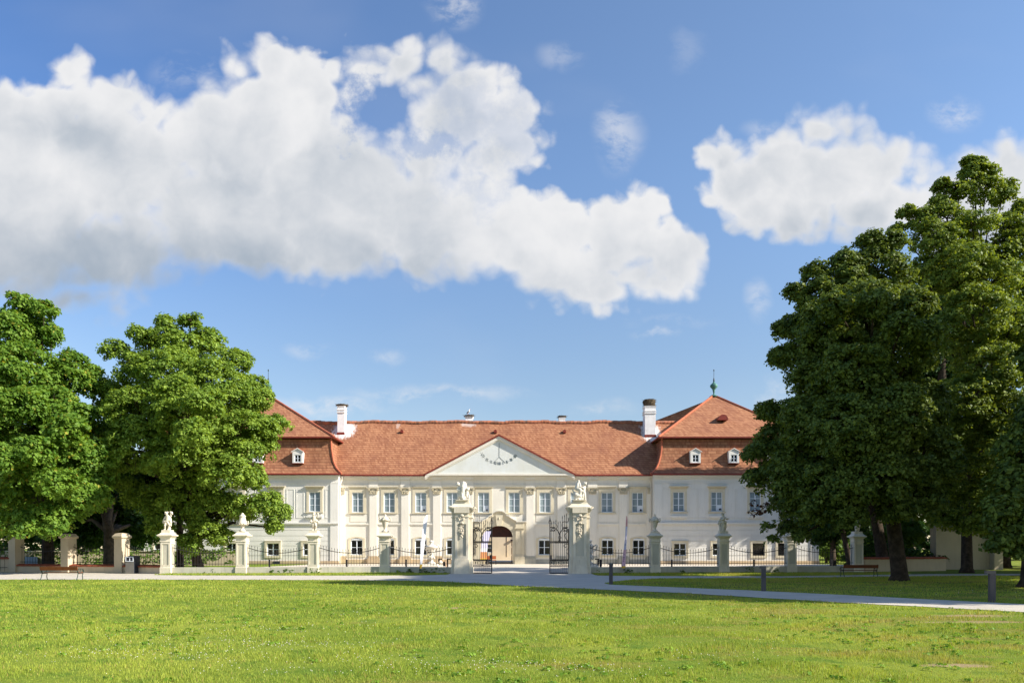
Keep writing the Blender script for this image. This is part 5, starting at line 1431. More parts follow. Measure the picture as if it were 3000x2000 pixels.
t = thing('stork', 'black and white stork standing on one of the chimney nests', 'bird', (sx, 89.3, sz), R(20))
m = MB()
for a, b, r0, r1 in [((-0.10,0,0.34),(0.06,0,0.50),0.085,0.11), ((0.06,0,0.50),(0.12,0,0.60),0.09,0.05), ((0.12,0,0.60),(0.11,0,0.70),0.045,0.035), ((0.11,0,0.70),(0.15,0,0.76),0.035,0.05), ((-0.10,0,0.34),(-0.18,0,0.26),0.07,0.03)]: m.caps(a, b, r0, r1)
remesh(m.build('body', M['bird_white'], t, local=True), 0.012, 1)
for s in (-1, 1):
    m = MB(); m.caps((-0.20, s*0.06, 0.24), (0.02, s*0.10, 0.48), 0.035, 0.075); m.build('wing', M['bird_black'], t, smooth=True, local=True)
    m = MB(); m.tube([(-0.02, s*0.05, 0.38), (-0.05, s*0.05, 0.2), (0.0, s*0.05, 0.0)], 0.011, 5); m.build('leg', M['bird_red'], t, local=True)
m = MB(); m.tube([(0.18, 0, 0.76), (0.34, 0, 0.70)], [0.018, 0.004], 6); m.build('bill', M['bird_red'], t, local=True)
# =================================================================== GROUND
def sheet(name, poly, z, mat, thick=0.0):
    m = MB()
    m.poly([(x, y, z) for x, y in poly])
    o = m.build(name, M[mat]); tag(o, kind='structure'); return o
m = MB(); g = 1500.0
m.poly([(-g, -g, 0), (g, -g, 0), (g, g, 0), (-g, g, 0)])
tag(m.build('lawn', M['lawn']), kind='structure')
def gp(px, py): D = 3740.0/(py-1605); return (PX(px, D), D)
near = [(-60, 40.4)] + [gp(*q) for q in ((0, 1697), (500, 1697.3), (1000, 1698.5), (1250, 1701), (1400, 1708), (1500, 1715), (1700, 1723.5), (2000, 1737), (2400, 1761), (3000, 1793))] + [(22.0, 15.2), (40, 5.5)]
farr = [(40, 9.0), (24.5, 17.6)] + [gp(*q) for q in ((3000, 1770), (2560, 1747), (2237, 1731), (1790, 1712), (1768, 1708))]
upper_near = [gp(*q) for q in ((1800, 1703), (1850, 1698), (1926, 1694), (2300, 1692), (2600, 1688))] + [(33, 47.2), (60, 50)]
upper_far = [(60, 52.5), (34, 49.8), (27, 49.0), gp(2300, 1687.3), gp(1900, 1686.8), (5.3, 46.5), (5.25, 50.4), (-4.1, 50.4), (-4.2, 48.0), (-6.5, 46.6), (-9, 46.4), (-20, 46.6), (-22.6, 47.4), (-23.2, 49.9), (-30, 51.8), (-60, 56)]
def jit(poly, amp=0.07, step=0.8):
    out = []; rr = random.Random(11)
    for i in range(len(poly)):
        a = Vector(poly[i]); b = Vector(poly[(i+1) % len(poly)]); L = (b-a).length; n = max(1, int(L/step)) if L < 60 else 1
        for k in range(n):
            p = a.lerp(b, k/n); out.append((p.x+rr.uniform(-amp, amp), p.y+rr.uniform(-amp, amp)))
    return out
PATH = near + farr + upper_near + upper_far
sheet('path', jit(PATH), 0.012, 'gravel')
COURT = [(-4.1, 50.41), (5.25, 50.41), (25, 54.4), (25.3, 58), (34, 60.5), (34, 79.9), (15, 79.9), (15, 107.9), (-14, 107.9), (-14, 81.5), (-21, 79.9), (-23.5, 62), (-22.9, 49.75), (-18, 50.25), (-13.34, 50.75), (-8.7, 51.6)]
sheet('courtyard', COURT, 0.006, 'court_gravel')

def inside(poly, x, y):
    P = np.array(poly); n = len(P); res = np.zeros(len(x), bool); j = n-1
    for i in range(n):
        xi, yi = P[i]; xj, yj = P[j]
        c = ((yi > y) != (yj > y)) & (x < (xj-xi)*(y-yi)/((yj-yi) if yj != yi else 1e-9)+xi)
        res ^= c; j = i
    return res
def patch_free(x, y):
    ok = np.ones(len(x), bool)
    for (a, b, rx, ry) in PATCHES:
        ok &= (((x-a)/rx)**2+((y-b)/ry)**2) > 0.6*rng.random(len(x))+0.35
    return ok
# ---- grass blades: one object of uncountable blades (longer and wider tufts farther away)
def blades(name, x, y, hgt, wid, z0=0.0):
    n = len(x)
    a = rng.uniform(0, 2*np.pi, n); lean = rng.uniform(0.0, 0.7, n)*hgt; la = rng.uniform(0, 2*np.pi, n)
    dx, dy = np.cos(a)*wid/2, np.sin(a)*wid/2
    v = np.zeros((n, 3, 3))
    v[:, 0] = np.stack([x-dx, y-dy, np.full(n, z0-0.005)], 1); v[:, 1] = np.stack([x+dx, y+dy, np.full(n, z0-0.005)], 1)
    v[:, 2] = np.stack([x+np.cos(la)*lean, y+np.sin(la)*lean, z0+hgt], 1)
    f = np.arange(n*3).reshape(n, 3)
    return np_mesh(name, v.reshape(-1, 3), f, M['grass'], attr={'tint': rng.random(n), 'odd': rng.random(n)})
X = []; Y = []; Hh = []; Ww = []
for d0, d1, dens, h, w in ((8.6, 12, 1500, 0.036, 0.010), (12, 17, 800, 0.04, 0.013), (17, 26, 300, 0.045, 0.020), (26, 41, 110, 0.05, 0.034)):
    area = (d1-d0)*(d1+d0)*0.72; n = int(area*dens)
    yy = np.sqrt(rng.uniform(d0*d0, d1*d1, n)); xx = rng.uniform(-0.72, 0.72, n)*yy
    # tufts: density follows noise-like clumps
    cl = np.sin(xx*2.1+np.sin(yy*1.7)*2)+np.sin(yy*2.7+np.sin(xx*1.3)*2)
    keep = (rng.random(n) < 0.72+0.16*cl) & ~inside(PATH, xx, yy) & patch_free(xx, yy)
    xx, yy = xx[keep], yy[keep]; cl = cl[keep]
    X.append(xx); Y.append(yy); k = len(xx)
    Hh.append(h*rng.uniform(0.4, 1.5, k)*(1+0.28*cl)); Ww.append(w*rng.uniform(0.6, 1.3, k))
for d0, d1, x0, x1, dens, h, w in ((46.0, 51.2, -22.6, -4.1, 220, 0.09, 0.04), (46.3, 51.6, 5.3, 26, 200, 0.09, 0.04), (38, 47, 5, 30, 90, 0.07, 0.04)):
    n = int((d1-d0)*(x1-x0)*dens); yy = rng.uniform(d0, d1, n); xx = rng.uniform(x0, x1, n)
    keep = ~inside(PATH, xx, yy) & ~inside(COURT, xx, yy); xx, yy = xx[keep], yy[keep]; k = len(xx)
    X.append(xx); Y.append(yy); Hh.append(h*rng.uniform(0.5, 1.4, k)); Ww.append(w*rng.uniform(0.6, 1.3, k))
tag(blades('grass', np.concatenate(X), np.concatenate(Y), np.concatenate(Hh), np.concatenate(Ww)), 'short sunlit lawn grass with yellow and dark tufts', 'grass', kind='stuff')
# ---- broad leaved clover patches and white clover heads
def octa(x, y, z, r):
    n = len(x); c = np.stack([x, y, z], 1)
    offs = np.array([[1,0,0],[-1,0,0],[0,1,0],[0,-1,0],[0,0,1],[0,0,-1]], float)
    v = c[:, None, :]+offs[None]*r[:, None, None]
    f0 = np.array([[0,2,4],[2,1,4],[1,3,4],[3,0,4],[2,0,5],[1,2,5],[3,1,5],[0,3,5]])
    f = (np.arange(n)*6)[:, None, None]+f0[None]
    return v.reshape(-1, 3), f.reshape(-1, 3)
cx = []; cy = []
cent = [(-5.2, 12.6, 1.1, .5, 90), (-3.8, 12.9, 1.0, .4, 110), (-6.5, 11.8, 0.8, .4, 60), (-1.6, 11.0, 0.9, .5, 80), (-5.0, 11.4, .8, .3, 50), (1.0, 10.3, 0.8, .4, 70), (-0.2, 10.6, .6, .3, 60), (-4.4, 15.3, 1.6, .6, 60), (-7.5, 14.5, 1.5, .8, 50), (3.0, 11.5, 0.5, .3, 25), (-2.8, 10.2, 1.0, .3, 60), (4.8, 13.0, 1.0, .6, 20), (-3, 18, 4, 2, 50), (3, 19, 4, 2, 45)]
for (a, b, sx_, sy_, n) in cent:
    cx.append(rng.normal(a, sx_, n)); cy.append(rng.normal(b, sy_, n))
n = 160; yy = np.sqrt(rng.uniform(80, 900, n)); cx.append(rng.uniform(-.7, .7, n)*yy); cy.append(yy)
cx = np.concatenate(cx); cy = np.concatenate(cy); keep = ~inside(PATH, cx, cy); cx, cy = cx[keep], cy[keep]
v, f = octa(cx, cy, rng.uniform(0.05, 0.085, len(cx)), rng.uniform(0.004, 0.008, len(cx))*(1+np.maximum(0, cy-12)/25))
tag(np_mesh('clover_flowers', v, f, M['flower']), 'small white clover heads scattered over the lawn', 'clover flowers', kind='stuff')

# =================================================================== LEAVES AND TREES
def leaf_cloud(cent, out, per, cr, size, seed, flat=0.75, tint_c=None):
    """cent (k,3) clump centres, out (k,3) outward directions -> quad leaf mesh arrays"""
    rg = np.random.default_rng(seed)
    k = len(cent); n = k*per
    u = rg.normal(size=(n, 3)); u /= np.linalg.norm(u, axis=1, keepdims=True)
    o = np.repeat(out, per, 0)
    flip = np.sum(u*(o*0.7+np.array([0, 0, 0.6])), 1) < -0.15
    u[flip] *= -1
    rad = rg.uniform(0.45, 1.0, n)**0.6
    crr = np.repeat(cr*rg.uniform(0.65, 1.35, k), per)
    p = np.repeat(cent, per, 0)+u*(rad*crr)[:, None]*np.array([1, 1, flat])
    nr = u*0.55+np.array([0, 0, 0.55])+o*0.25+rg.normal(size=(n, 3))*0.42
    nr /= np.linalg.norm(nr, axis=1, keepdims=True)
    t = rg.normal(size=(n, 3)); t -= nr*np.sum(t*nr, 1, keepdims=True); t /= np.linalg.norm(t, axis=1, keepdims=True)
    t[:, 2] -= 0.25
    b = np.cross(nr, t)
    s = (size*rg.uniform(0.65, 1.3, n))[:, None]
    v = np.stack([p-t*s*0.5, p+b*s*0.36-t*s*0.05, p+t*s*0.5, p-b*s*0.36-t*s*0.05], 1).reshape(-1, 3)
    f = np.arange(n*4).reshape(n, 4)
    ti = np.clip(np.repeat(rg.uniform(0.1, 0.9, k), per)*0.7+rg.random(n)*0.4-0.05, 0, 1)
    return v, f, ti, rg.random(n)
def crown_points(lobes, cr, dens, seed, inner=0.25, hole=0.25, pf=2.3):
    """lobe -> leafy puffs carried by boughs -> leaf clumps on the upper outer side of each puff"""
    rg = np.random.default_rng(seed)
    C = np.array([l[:3] for l in lobes]); Rr = np.array([l[3] for l in lobes])
    P = []; O = []
    for i in range(len(C)):
        pr0 = min(cr*pf, Rr[i]*0.55)
        k = int(4*math.pi*Rr[i]**2/(pr0*pr0)*(0.46-0.22*hole))+4
        d = rg.normal(size=(k, 3)); d /= np.linalg.norm(d, axis=1, keepdims=True)
        q = C[i]+d*((Rr[i]-pr0*0.75)*rg.uniform(0.72, 1.03, k))[:, None]
        ok = np.ones(k, bool)
        for j in range(len(C)):
            if j != i: ok &= np.linalg.norm(q-C[j], axis=1) > Rr[j]*0.66
        q, d = q[ok], d[ok]
        for c, o in zip(q, d):
            pr = pr0*rg.choice([0.55, 0.75, 0.95, 1.2])
            n = max(4, int(4*math.pi*pr*pr/(cr*cr)*dens))
            u = rg.normal(size=(n, 3)); u /= np.linalg.norm(u, axis=1, keepdims=True)
            flip = (u@(o*0.7+np.array([0, 0, 0.6]))) < -0.2
            u[flip] *= -1
            st = np.array([1.15, 1.15, 0.8])
            P.append(c+u*(pr*rg.uniform(0.5, 1.08, n))[:, None]*st); O.append(u*0.7+o*0.3)
        ki = int(4*math.pi*Rr[i]**2/(cr*cr)*dens*inner*0.25)+1
        d = rg.normal(size=(ki, 3)); d /= np.linalg.norm(d, axis=1, keepdims=True)
        P.append(C[i]+d*(Rr[i]*rg.uniform(0.15, 0.72, ki))[:, None]); O.append(d)
    return np.concatenate(P), np.concatenate(O)
def fork0(L):
    z1 = max(l[2] for l in L); return z1-0.22*(z1-1.5)
def tree(name, label, D, base, lobes, leafmat, leaf=0.2, cr=0.55, dens=0.55, per=34, trunk_r=0.35, bark='bark', seed=1, cat='tree', group=None, zsplit=None, inner=0.25, hole=0.25, world=False, fork=None, flat=0.75, lean=None, pf=2.3):
    """base (x, y); lobes in photo px (px, py, rpx, dy) at distance D, or world (x, y, z, r)"""
    t = thing(name, label, cat, (base[0], base[1], 0), 0, group)
    L = []
    for l in lobes:
        if world: L.append(l)
        else:
            d = D+(l[3] if len(l) > 3 else 0)
            L.append((PX(l[0], d), d, PZ(l[1], d), l[2]*d/F))
    L = [(x-base[0], y-base[1], z, r) for x, y, z, r in L]
    P, O = crown_points(L, cr, dens, seed, inner, hole, pf)
    v, f, ti, od = leaf_cloud(P, O, per, cr, leaf, seed+50, flat)
    np_mesh('crown', v, f, M[leafmat], t, {'tint': ti, 'odd': od})
    # trunk and limbs
    m = MB(); rr = random.Random(seed)
    top = fork0(L); cxm = sum(l[0]*l[3] for l in L)/sum(l[3] for l in L); cym = sum(l[1]*l[3] for l in L)/sum(l[3] for l in L)
    fz = fork or max(1.8, min(l[2]-l[3]*0.6 for l in L)+0.6)
    lx = lean or (0.0, 0.0)
    pts = [(0, 0, -0.1), (0.02, 0, 0.35), (lx[0]*0.4, lx[1]*0.4, fz*0.5), (lx[0], lx[1], fz)]
    rad = [trunk_r*1.6, trunk_r*1.12, trunk_r*0.98, trunk_r*0.9]
    z = fz; n = 5
    for k in range(1, n+1):
        u = k/n
        pts.append((lx[0]+(cxm*0.8-lx[0])*u+rr.uniform(-.15, .15), lx[1]+(cym*0.8-lx[1])*u+rr.uniform(-.15, .15), fz+(top-fz)*u)); rad.append(trunk_r*0.9*(1-u)+0.04)
    m.tube(pts, rad, 10)
    for (x, y, z, r) in L:
        zs = fz+(max(z-r*1.1, fz)-fz)*0.62
        u = min(1, max(0, (zs-fz)/(top-fz+1e-6)))
        s = Vector((lx[0]+(cxm*0.8-lx[0])*u, lx[1]+(cym*0.8-lx[1])*u, zs)); e = Vector((x, y, z))
        mid = s.lerp(e, 0.5)+Vector((rr.uniform(-.3, .3), rr.uniform(-.3, .3), 0.12*(e-s).length))
        r0 = max(0.05, trunk_r*0.45*(1-u)+0.03)
        m.tube([s, s.lerp(mid, .5)+Vector((0, 0, .05)), mid, mid.lerp(e, .6), e], [r0, r0*0.8, r0*0.6, r0*0.4, 0.03], 6)
        for q in range(4):
            d = Vector((rr.uniform(-1, 1), rr.uniform(-1, 1), rr.uniform(-.3, .9))).normalized()*r*0.9
            m.tube([e, e+d*0.5+Vector((0, 0, .1)), e+d], [0.045, 0.03, 0.012], 5)
    m.build('trunk', M[bark], t, smooth=True, local=True)
    return t
# broad leaved weeds in the turf
rg = np.random.default_rng(71); n = 1500
yy = np.sqrt(rg.uniform(8.8**2, 24**2, n)); xx = rg.uniform(-.7, .7, n)*yy
kk = (np.sin(xx*0.9+1)+np.sin(yy*0.7+xx*0.4)+np.sin(xx*0.33-yy*0.5)) > rg.uniform(-1.2, 1.6, n)
kk &= ~inside(PATH, xx, yy); xx, yy = xx[kk], yy[kk]
v, f, ti, od = leaf_cloud(np.stack([xx, yy, np.full(len(xx), 0.022)], 1), np.tile([0, 0, 1.0], (len(xx), 1)), 16, 0.085, 0.05, 72, 0.3)
v[:, 2] = np.maximum(v[:, 2], 0.004)
tag(np_mesh('lawn_weeds', v, f, M['lawn_weed'], None, {'tint': ti, 'odd': od}), 'flat leafy weeds and clover leaves in the lawn', 'weeds', kind='stuff')

A = [(20,982,88.0,0),(90,967,57.2,1),(60,1102,105.6,-2),(190,1107,54.6,-1),(250,1127,38.8,0),(-60,1122,105.6,0),(150,1212,92.4,-3),(235,1222,58.2,-2),(50,1261,114.4,-4),(205,1341,88.0,-4),(275,1381,48.5,-3),(100,1410,96.8,-5),(-30,1420,105.6,-4),(235,1450,61.6,-4),(160,1520,58.2,-5),(60,1540,53.4,-6),(0,1555,43.6,-5),(278,1470,33.0,-3),(100,1222,105.6,4),(20,1400,114.4,5),(200,1311,96.8,5),(-120,1311,123.2,0),(130,907,30,0),(60,890,30,0),(152,982,24,0),(210,1052,30,-1),(262,1092,26,0),(285,1341,26,-3),(318,1356,18,-3),(70,1182,56,-6),(170,1420,50,-7),(200,1261,50,-6),(20,1341,56,-7),(110,1331,52,-7)]
tree('chestnut_tree', 'broad chestnut tree with yellowing leaf tips at the left picture edge', 53.0, (PX(140, 55.5), 55.5), A, 'leaf_chestnut', leaf=0.21, cr=0.36, dens=0.34, per=18, trunk_r=0.40, seed=11, hole=0.4)
B = [(525,1016,67.1,0),(428,1001,34.9,0),(600,1021,56.8,1),(400,1081,60.2,-1),(495,1101,86.0,-2),(615,1116,79.1,-2),(712,1166,61.9,-1),(764,1168,36,0),(345,1161,50.4,0),(410,1211,86.0,-3),(555,1226,96.3,-4),(700,1273,79.1,-3),(765,1261,46.6,-2),(395,1328,79.1,-3),(535,1348,94.6,-3),(668,1378,72.2,-3),(730,1403,44.6,-0.5),(560,1445,81.7,-0.5),(470,1470,58.2,-0.5),(640,1490,61.9,-0.5),(705,1480,44.6,-0.5),(775,1478,42.7,-0.5),(605,1560,50.4,-0.5),(480,1540,42.7,-0.5),(560,1600,33.0,-0.5),(650,1565,33.0,-0.5),(480,1216,94.6,4),(620,1258,94.6,4),(540,1400,94.6,4.5),(380,1420,58.2,0.5),(405,981,24,0),(335,1031,36,0),(302,1136,30,0),(310,1206,30,0),(815,1500,30,-0.5),(800,1545,20,-0.5),(690,1061,40,0),(560,944,28,0),(490,954,28,0),(745,1126,30,0),(815,1241,26,0),(780,1318,30,-1),(600,1176,46,-6),(450,1338,46,-3),(680,1338,44,-3),(570,1278,50,-7),(520,1136,44,-5),(330,1268,40,-1),(345,1348,40,-2)]
tree('linden_tree', 'full sunlit linden tree with yellow green leaves in front of the left pavilion', 54.0, (PX(580, 55.0), 55.0), B, 'leaf_linden', leaf=0.18, cr=0.34, dens=0.34, per=19, trunk_r=0.36, seed=21, hole=0.45, lean=(-0.3, 0))
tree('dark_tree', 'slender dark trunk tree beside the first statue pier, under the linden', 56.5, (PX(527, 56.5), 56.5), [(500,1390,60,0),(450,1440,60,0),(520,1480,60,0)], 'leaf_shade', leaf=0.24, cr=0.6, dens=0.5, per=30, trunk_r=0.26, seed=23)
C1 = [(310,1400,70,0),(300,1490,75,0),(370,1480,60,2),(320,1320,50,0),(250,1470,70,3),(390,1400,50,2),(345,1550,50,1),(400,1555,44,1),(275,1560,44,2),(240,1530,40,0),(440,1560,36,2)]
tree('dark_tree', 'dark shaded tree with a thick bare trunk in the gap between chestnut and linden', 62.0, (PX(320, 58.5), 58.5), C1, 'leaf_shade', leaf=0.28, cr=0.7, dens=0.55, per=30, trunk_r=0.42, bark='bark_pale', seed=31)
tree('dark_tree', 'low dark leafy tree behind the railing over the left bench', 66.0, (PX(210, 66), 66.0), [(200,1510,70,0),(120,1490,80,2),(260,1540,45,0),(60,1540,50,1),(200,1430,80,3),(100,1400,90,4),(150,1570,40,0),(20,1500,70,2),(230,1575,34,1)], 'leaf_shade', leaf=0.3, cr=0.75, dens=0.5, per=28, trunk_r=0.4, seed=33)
R1 = [(2400,880,70.7,0),(2480,830,72.5,0),(2568,788,72.5,0),(2345,960,58.2,0),(2332,1045,54.3,0),(2430,980,97.7,-2),(2540,915,97.7,-2),(2640,870,80.0,0),(2400,1115,81.8,-2),(2312,1215,54.3,0),(2278,1300,59.5,0),(2500,1095,107.0,-4),(2630,1045,107.0,-3),(2385,1245,97.7,-3),(2265,1395,54.3,0),(2335,1400,88.4,-2),(2485,1255,107.0,-5),(2612,1225,107.0,-5),(2310,1475,53.4,-1),(2425,1425,88.4,-4),(2562,1395,97.7,-5),(2690,1195,88.4,-3),(2700,1345,97.7,-4),(2380,1520,40.7,-3),(2480,1500,56.3,-4),(2700,1470,57.7,-4),(2620,1480,50.4,-4),(2420,1050,88.4,1),(2560,1000,102.3,1),(2480,1200,120.9,5),(2620,1250,111.6,5),(2380,1330,102.3,4),(2310,1545,19.4,-1),(2345,1568,17.5,-2),(2330,860,30,0),(2390,805,34,0),(2476,760,34,0),(2552,712,34,0),(2615,712,34,0),(2295,965,26,0),(2280,1045,24,0),(2250,1205,30,0),(2206,1330,26,0),(2205,1400,24,0),(2560,890,40,-5),(2690,890,44,-4),(2700,985,46,-5),(2640,960,44,-6),(2450,900,44,-4)]
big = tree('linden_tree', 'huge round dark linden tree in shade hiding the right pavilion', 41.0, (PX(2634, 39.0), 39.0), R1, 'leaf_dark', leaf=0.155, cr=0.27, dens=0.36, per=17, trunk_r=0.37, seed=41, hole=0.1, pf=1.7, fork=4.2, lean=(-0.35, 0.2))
# withered reddish spray on the lowest left bough of that tree
rg = np.random.default_rng(5); k = 13
dd = 40.0
cc = np.stack([PX(rg.normal(2228, 16, k), dd), np.full(k, dd)+rg.uniform(-.4, .4, k), PZ(rg.normal(1505, 20, k), dd)], 1)-np.array([big.location.x, big.location.y, 0])
v, f, ti, od = leaf_cloud(cc, np.tile([-.5, -.5, .2], (k, 1)), 12, 0.24, 0.16, 77)
np_mesh('withered_spray', v, f, M['leaf_copper'], big, {'tint': ti, 'odd': od})['label'] = 'withered reddish brown leaves'
m = MB(); o = Vector((big.location.x, big.location.y, 0))
for e, zz in (((PX(2215, 40), 39.8, PZ(1500, 40)), 6.0), ((PX(2262, 40), 39.6, PZ(1570, 40)), 5.2), ((PX(2320, 40), 39.6, PZ(1560, 40)), 4.8)):
    a = Vector((big.location.x-3.0, 40.2, 5.6)); e = Vector(e)
    m.tube([a-o, a.lerp(e, .5)+Vector((0, 0, .35))-o, e-o], [0.06, 0.035, 0.01], 5)
m.build('low_bough', M['bark'], big, local=True)
k = 16
cc = np.concatenate([np.stack([PX(rg.normal(2262, 10, k), dd), np.full(k, 39.6), PZ(rg.normal(1577, 7, k), dd)], 1), np.stack([PX(rg.normal(2250, 14, k), dd), np.full(k, 39.6), PZ(rg.normal(1545, 9, k), dd)], 1)])-np.array([big.location.x, big.location.y, 0])
v, f, ti, od = leaf_cloud(cc, np.tile([-.5, -.5, .2], (2*k, 1)), 12, 0.22, 0.17, 78)
np_mesh('low_spray', v, f, M['leaf_dark'], big, {'tint': ti, 'odd': od})
R2 = [(2842,475,18,0),(2862,480,16,0),(2760,545,20,0),(2748,590,16,0),(2655,620,20,0),(2625,675,18,0),(2900,505,22,0),(2953,545,18,0),(2990,610,22,0),(2850,505,32,0),(2805,560,36,0),(2775,640,48,0),(2872,565,46,0),(2935,585,34,0),(2962,650,38,0),(2700,640,36,0),(2735,700,66,-1),(2850,670,66,-1),(2942,728,58,0),(2800,785,82,-2),(2902,830,78,-2),(2985,815,50,0),(2715,820,75,0),(2850,925,92,-3),(2965,950,74,-2),(2775,995,80,-2),(2900,1075,92,-3),(3010,1075,80,0),(2830,1170,92,-3),(2955,1215,92,-3),(2780,1290,88,-2),(2900,1340,92,-3),(2765,1420,62,-2),(2855,1455,62,-3),(3050,1250,100,0),(2760,1525,40,-3),(2845,1525,50,-4),(2905,1540,44,-4),(3010,700,52,0),(3020,900,75,0),(3060,1000,100,0),(3060,820,80,2),(2920,1450,60,-2),(2850,800,90,4),(2880,1000,110,5),(2860,1250,120,5)]
tree('tall_tree', 'tall airy yellow green tree rising above the big linden at the right', 50.0, (PX(2832, 52.0), 52.0), R2, 'leaf_tall', leaf=0.165, cr=0.30, dens=0.30, per=17, trunk_r=0.34, seed=51, hole=0.6, inner=0.12, flat=0.6, fork=4.6)
R3 = [(3010,1320,80,0),(2968,1410,62,-1),(3050,1440,100,0),(2935,1500,46,-2),(3000,1545,66,-2),(2930,1590,28,-2),(3070,1250,100,0),(2990,1610,26,-2),(3120,1400,130,0),(3150,1200,130,2),(3200,1520,110,0),(3120,1050,120,2)]
tree('maple_tree', 'dark leafy tree cut by the right picture edge with drooping boughs', 33.0, (22.6, 32.6), R3, 'leaf_dark', leaf=0.19, cr=0.28, dens=0.36, per=13, trunk_r=0.42, seed=61)
# behind the fence on the right
tree('young_tree', 'small forked tree behind the fence between the two darkest piers', 64.0, (PX(2440, 63), 63.0), [(2440,1500,62,0),(2395,1540,42,-1),(2490,1530,50,0),(2440,1440,60,1),(2500,1470,50,2),(2420,1575,26,-1)], 'leaf_shade', leaf=0.24, cr=0.55, dens=0.5, per=30, trunk_r=0.24, bark='bark_pale', seed=71)
tree('park_tree', 'leaning bare trunk with dark crown behind the right low wall', 60.0, (PX(2588, 59.0), 59.0), [(2540,1400,80,0),(2620,1430,70,0),(2500,1440,60,1),(2580,1350,80,2),(2660,1380,60,1)], 'leaf_shade', leaf=0.26, cr=0.6, dens=0.5, per=28, trunk_r=0.42, seed=73, lean=(-1.0, 0), fork=6.0)
tree('park_tree', 'thin crooked dark trunk close to the dark pier behind the right bench', 58.0, (PX(2490, 58), 58.0), [(2455,1490,40,0),(2420,1520,36,0),(2480,1450,40,0)], 'leaf_shade', leaf=0.22, cr=0.5, dens=0.45, per=26, trunk_r=0.2, seed=74, lean=(-0.7, 0), fork=3.6)
tree('sunlit_bush', 'bright sunlit leafy bush seen between the dark pier and the leaning trunk', 72.0, (PX(2575, 72), 72.0), [(2560,1570,45,0),(2600,1530,46,1),(2545,1620,36,-1),(2600,1610,40,0),(2640,1560,45,1),(2570,1500,45,2)], 'leaf_bright', leaf=0.26, cr=0.5, dens=0.6, per=30, trunk_r=0.12, seed=75, cat='bush')
tree('sunlit_bush', 'pale green bush on the grass right of the palace corner', 84.0, (PX(2420, 84), 84.0), [(2420,1590,36,0),(2450,1620,34,0),(2480,1585,36,2),(2405,1540,30,2)], 'leaf_bright', leaf=0.28, cr=0.55, dens=0.6, per=28, trunk_r=0.12, seed=76, cat='bush')
def wt(label, base, lobes, seed, name='park_tree', leafm='leaf_dark', leaf=0.34, cr=0.85, dens=0.5, per=26, group=None, tr=0.4, hole=0.25, inner=0.3):
    return tree(name, label, 0, base, lobes, leafm, leaf=leaf, cr=cr, dens=dens, per=per, trunk_r=tr, seed=seed, world=True, group=group, hole=hole, inner=inner)
# trees standing right of the frame: they cast the shade on the path and lawn
wt('tall park tree right of the picture, nearest the lawn', (31.0, 20.5), [(31,20.2,14.8,2.8),(31.5,21.5,17.6,2.2),(30,22.3,12.5,2.8),(32,20.2,12,2.6),(31,21.5,10,2.6)], 81, inner=1.0, dens=0.9)
wt('tall park tree right of the picture, behind the nearest one', (31.5, 27.5), [(31,27,14,3.8),(31.5,27.6,18.0,3.4),(31.2,26.6,22.0,2.8),(30,28.8,10.5,3.2),(33,26.8,11.5,3),(31.5,29.8,21,2.8),(31.3,25.6,24.3,1.7)], 82, inner=1.0, dens=0.9)
wt('tall park tree right of the picture beside the maple', (33.0, 35.0), [(33,35,13,4.0),(31.5,36.5,16.5,3.2),(35,34,11,3.4),(32.5,33,9,3.4),(33.5,39.5,8,3.5),(32.8,41.8,5.4,2.6),(36,40,10.5,3)], 83, inner=0.8, dens=0.8)  # lower lobes behind the trunk are added to shade the right bench
wt('park tree right of the tall airy tree', (44.0, 46.0), [(44,46,11,4.0),(42.5,45,7.5,3.2),(46,48,9,3.6),(44.5,47,14,3),(43.5,51.5,7,3.2),(44,55,8.5,3.2),(42,57,6,2.6)], 84, dens=0.8, inner=0.8)  # the farthest lobes are added to shade the outbuilding and low wall
def shade_slant(y0, y1, xs, n, zc=6.25, r=1.12):  # crown lobes in a thin slanted slab, added to shade the pavilion's upper floor
    out = []
    for i in range(n):
        y = y0+(y1-y0)*i/(n-1)
        for k, x in enumerate(xs): out.append((x+0.3*math.sin(i*2.1+k), y, zc+2.162*(80-y)+0.15*math.sin(i*1.3+k*2), r))
    return out
wt('tree by the palace corner, crown shaped to shade the right pavilion', (41.0, 77.5), shade_slant(77.9, 74.6, (39.6, 41, 42.4), 5), 85, leafm='leaf_shade', hole=0.0, dens=0.9, inner=1.2)
wt('tall tree behind the corner tree, crown shaped to shade the palace front', (41.5, 72.5), shade_slant(73.9, 70.2, (39.8, 41, 42.2), 5), 88, leafm='leaf_shade', hole=0.0, dens=0.9, inner=1.2)
wt('park tree at the right behind the outbuilding', (42, 64), [(42,64,9,4),(39.5,65,6.5,3),(45,65,7.5,3.4)], 86, leafm='leaf_shade')
wt('park tree at the far right behind the outbuilding', (49, 70), [(49,70,8,4.5),(46,72,6,3.2),(52,71,7,4)], 87, leafm='leaf_bright')
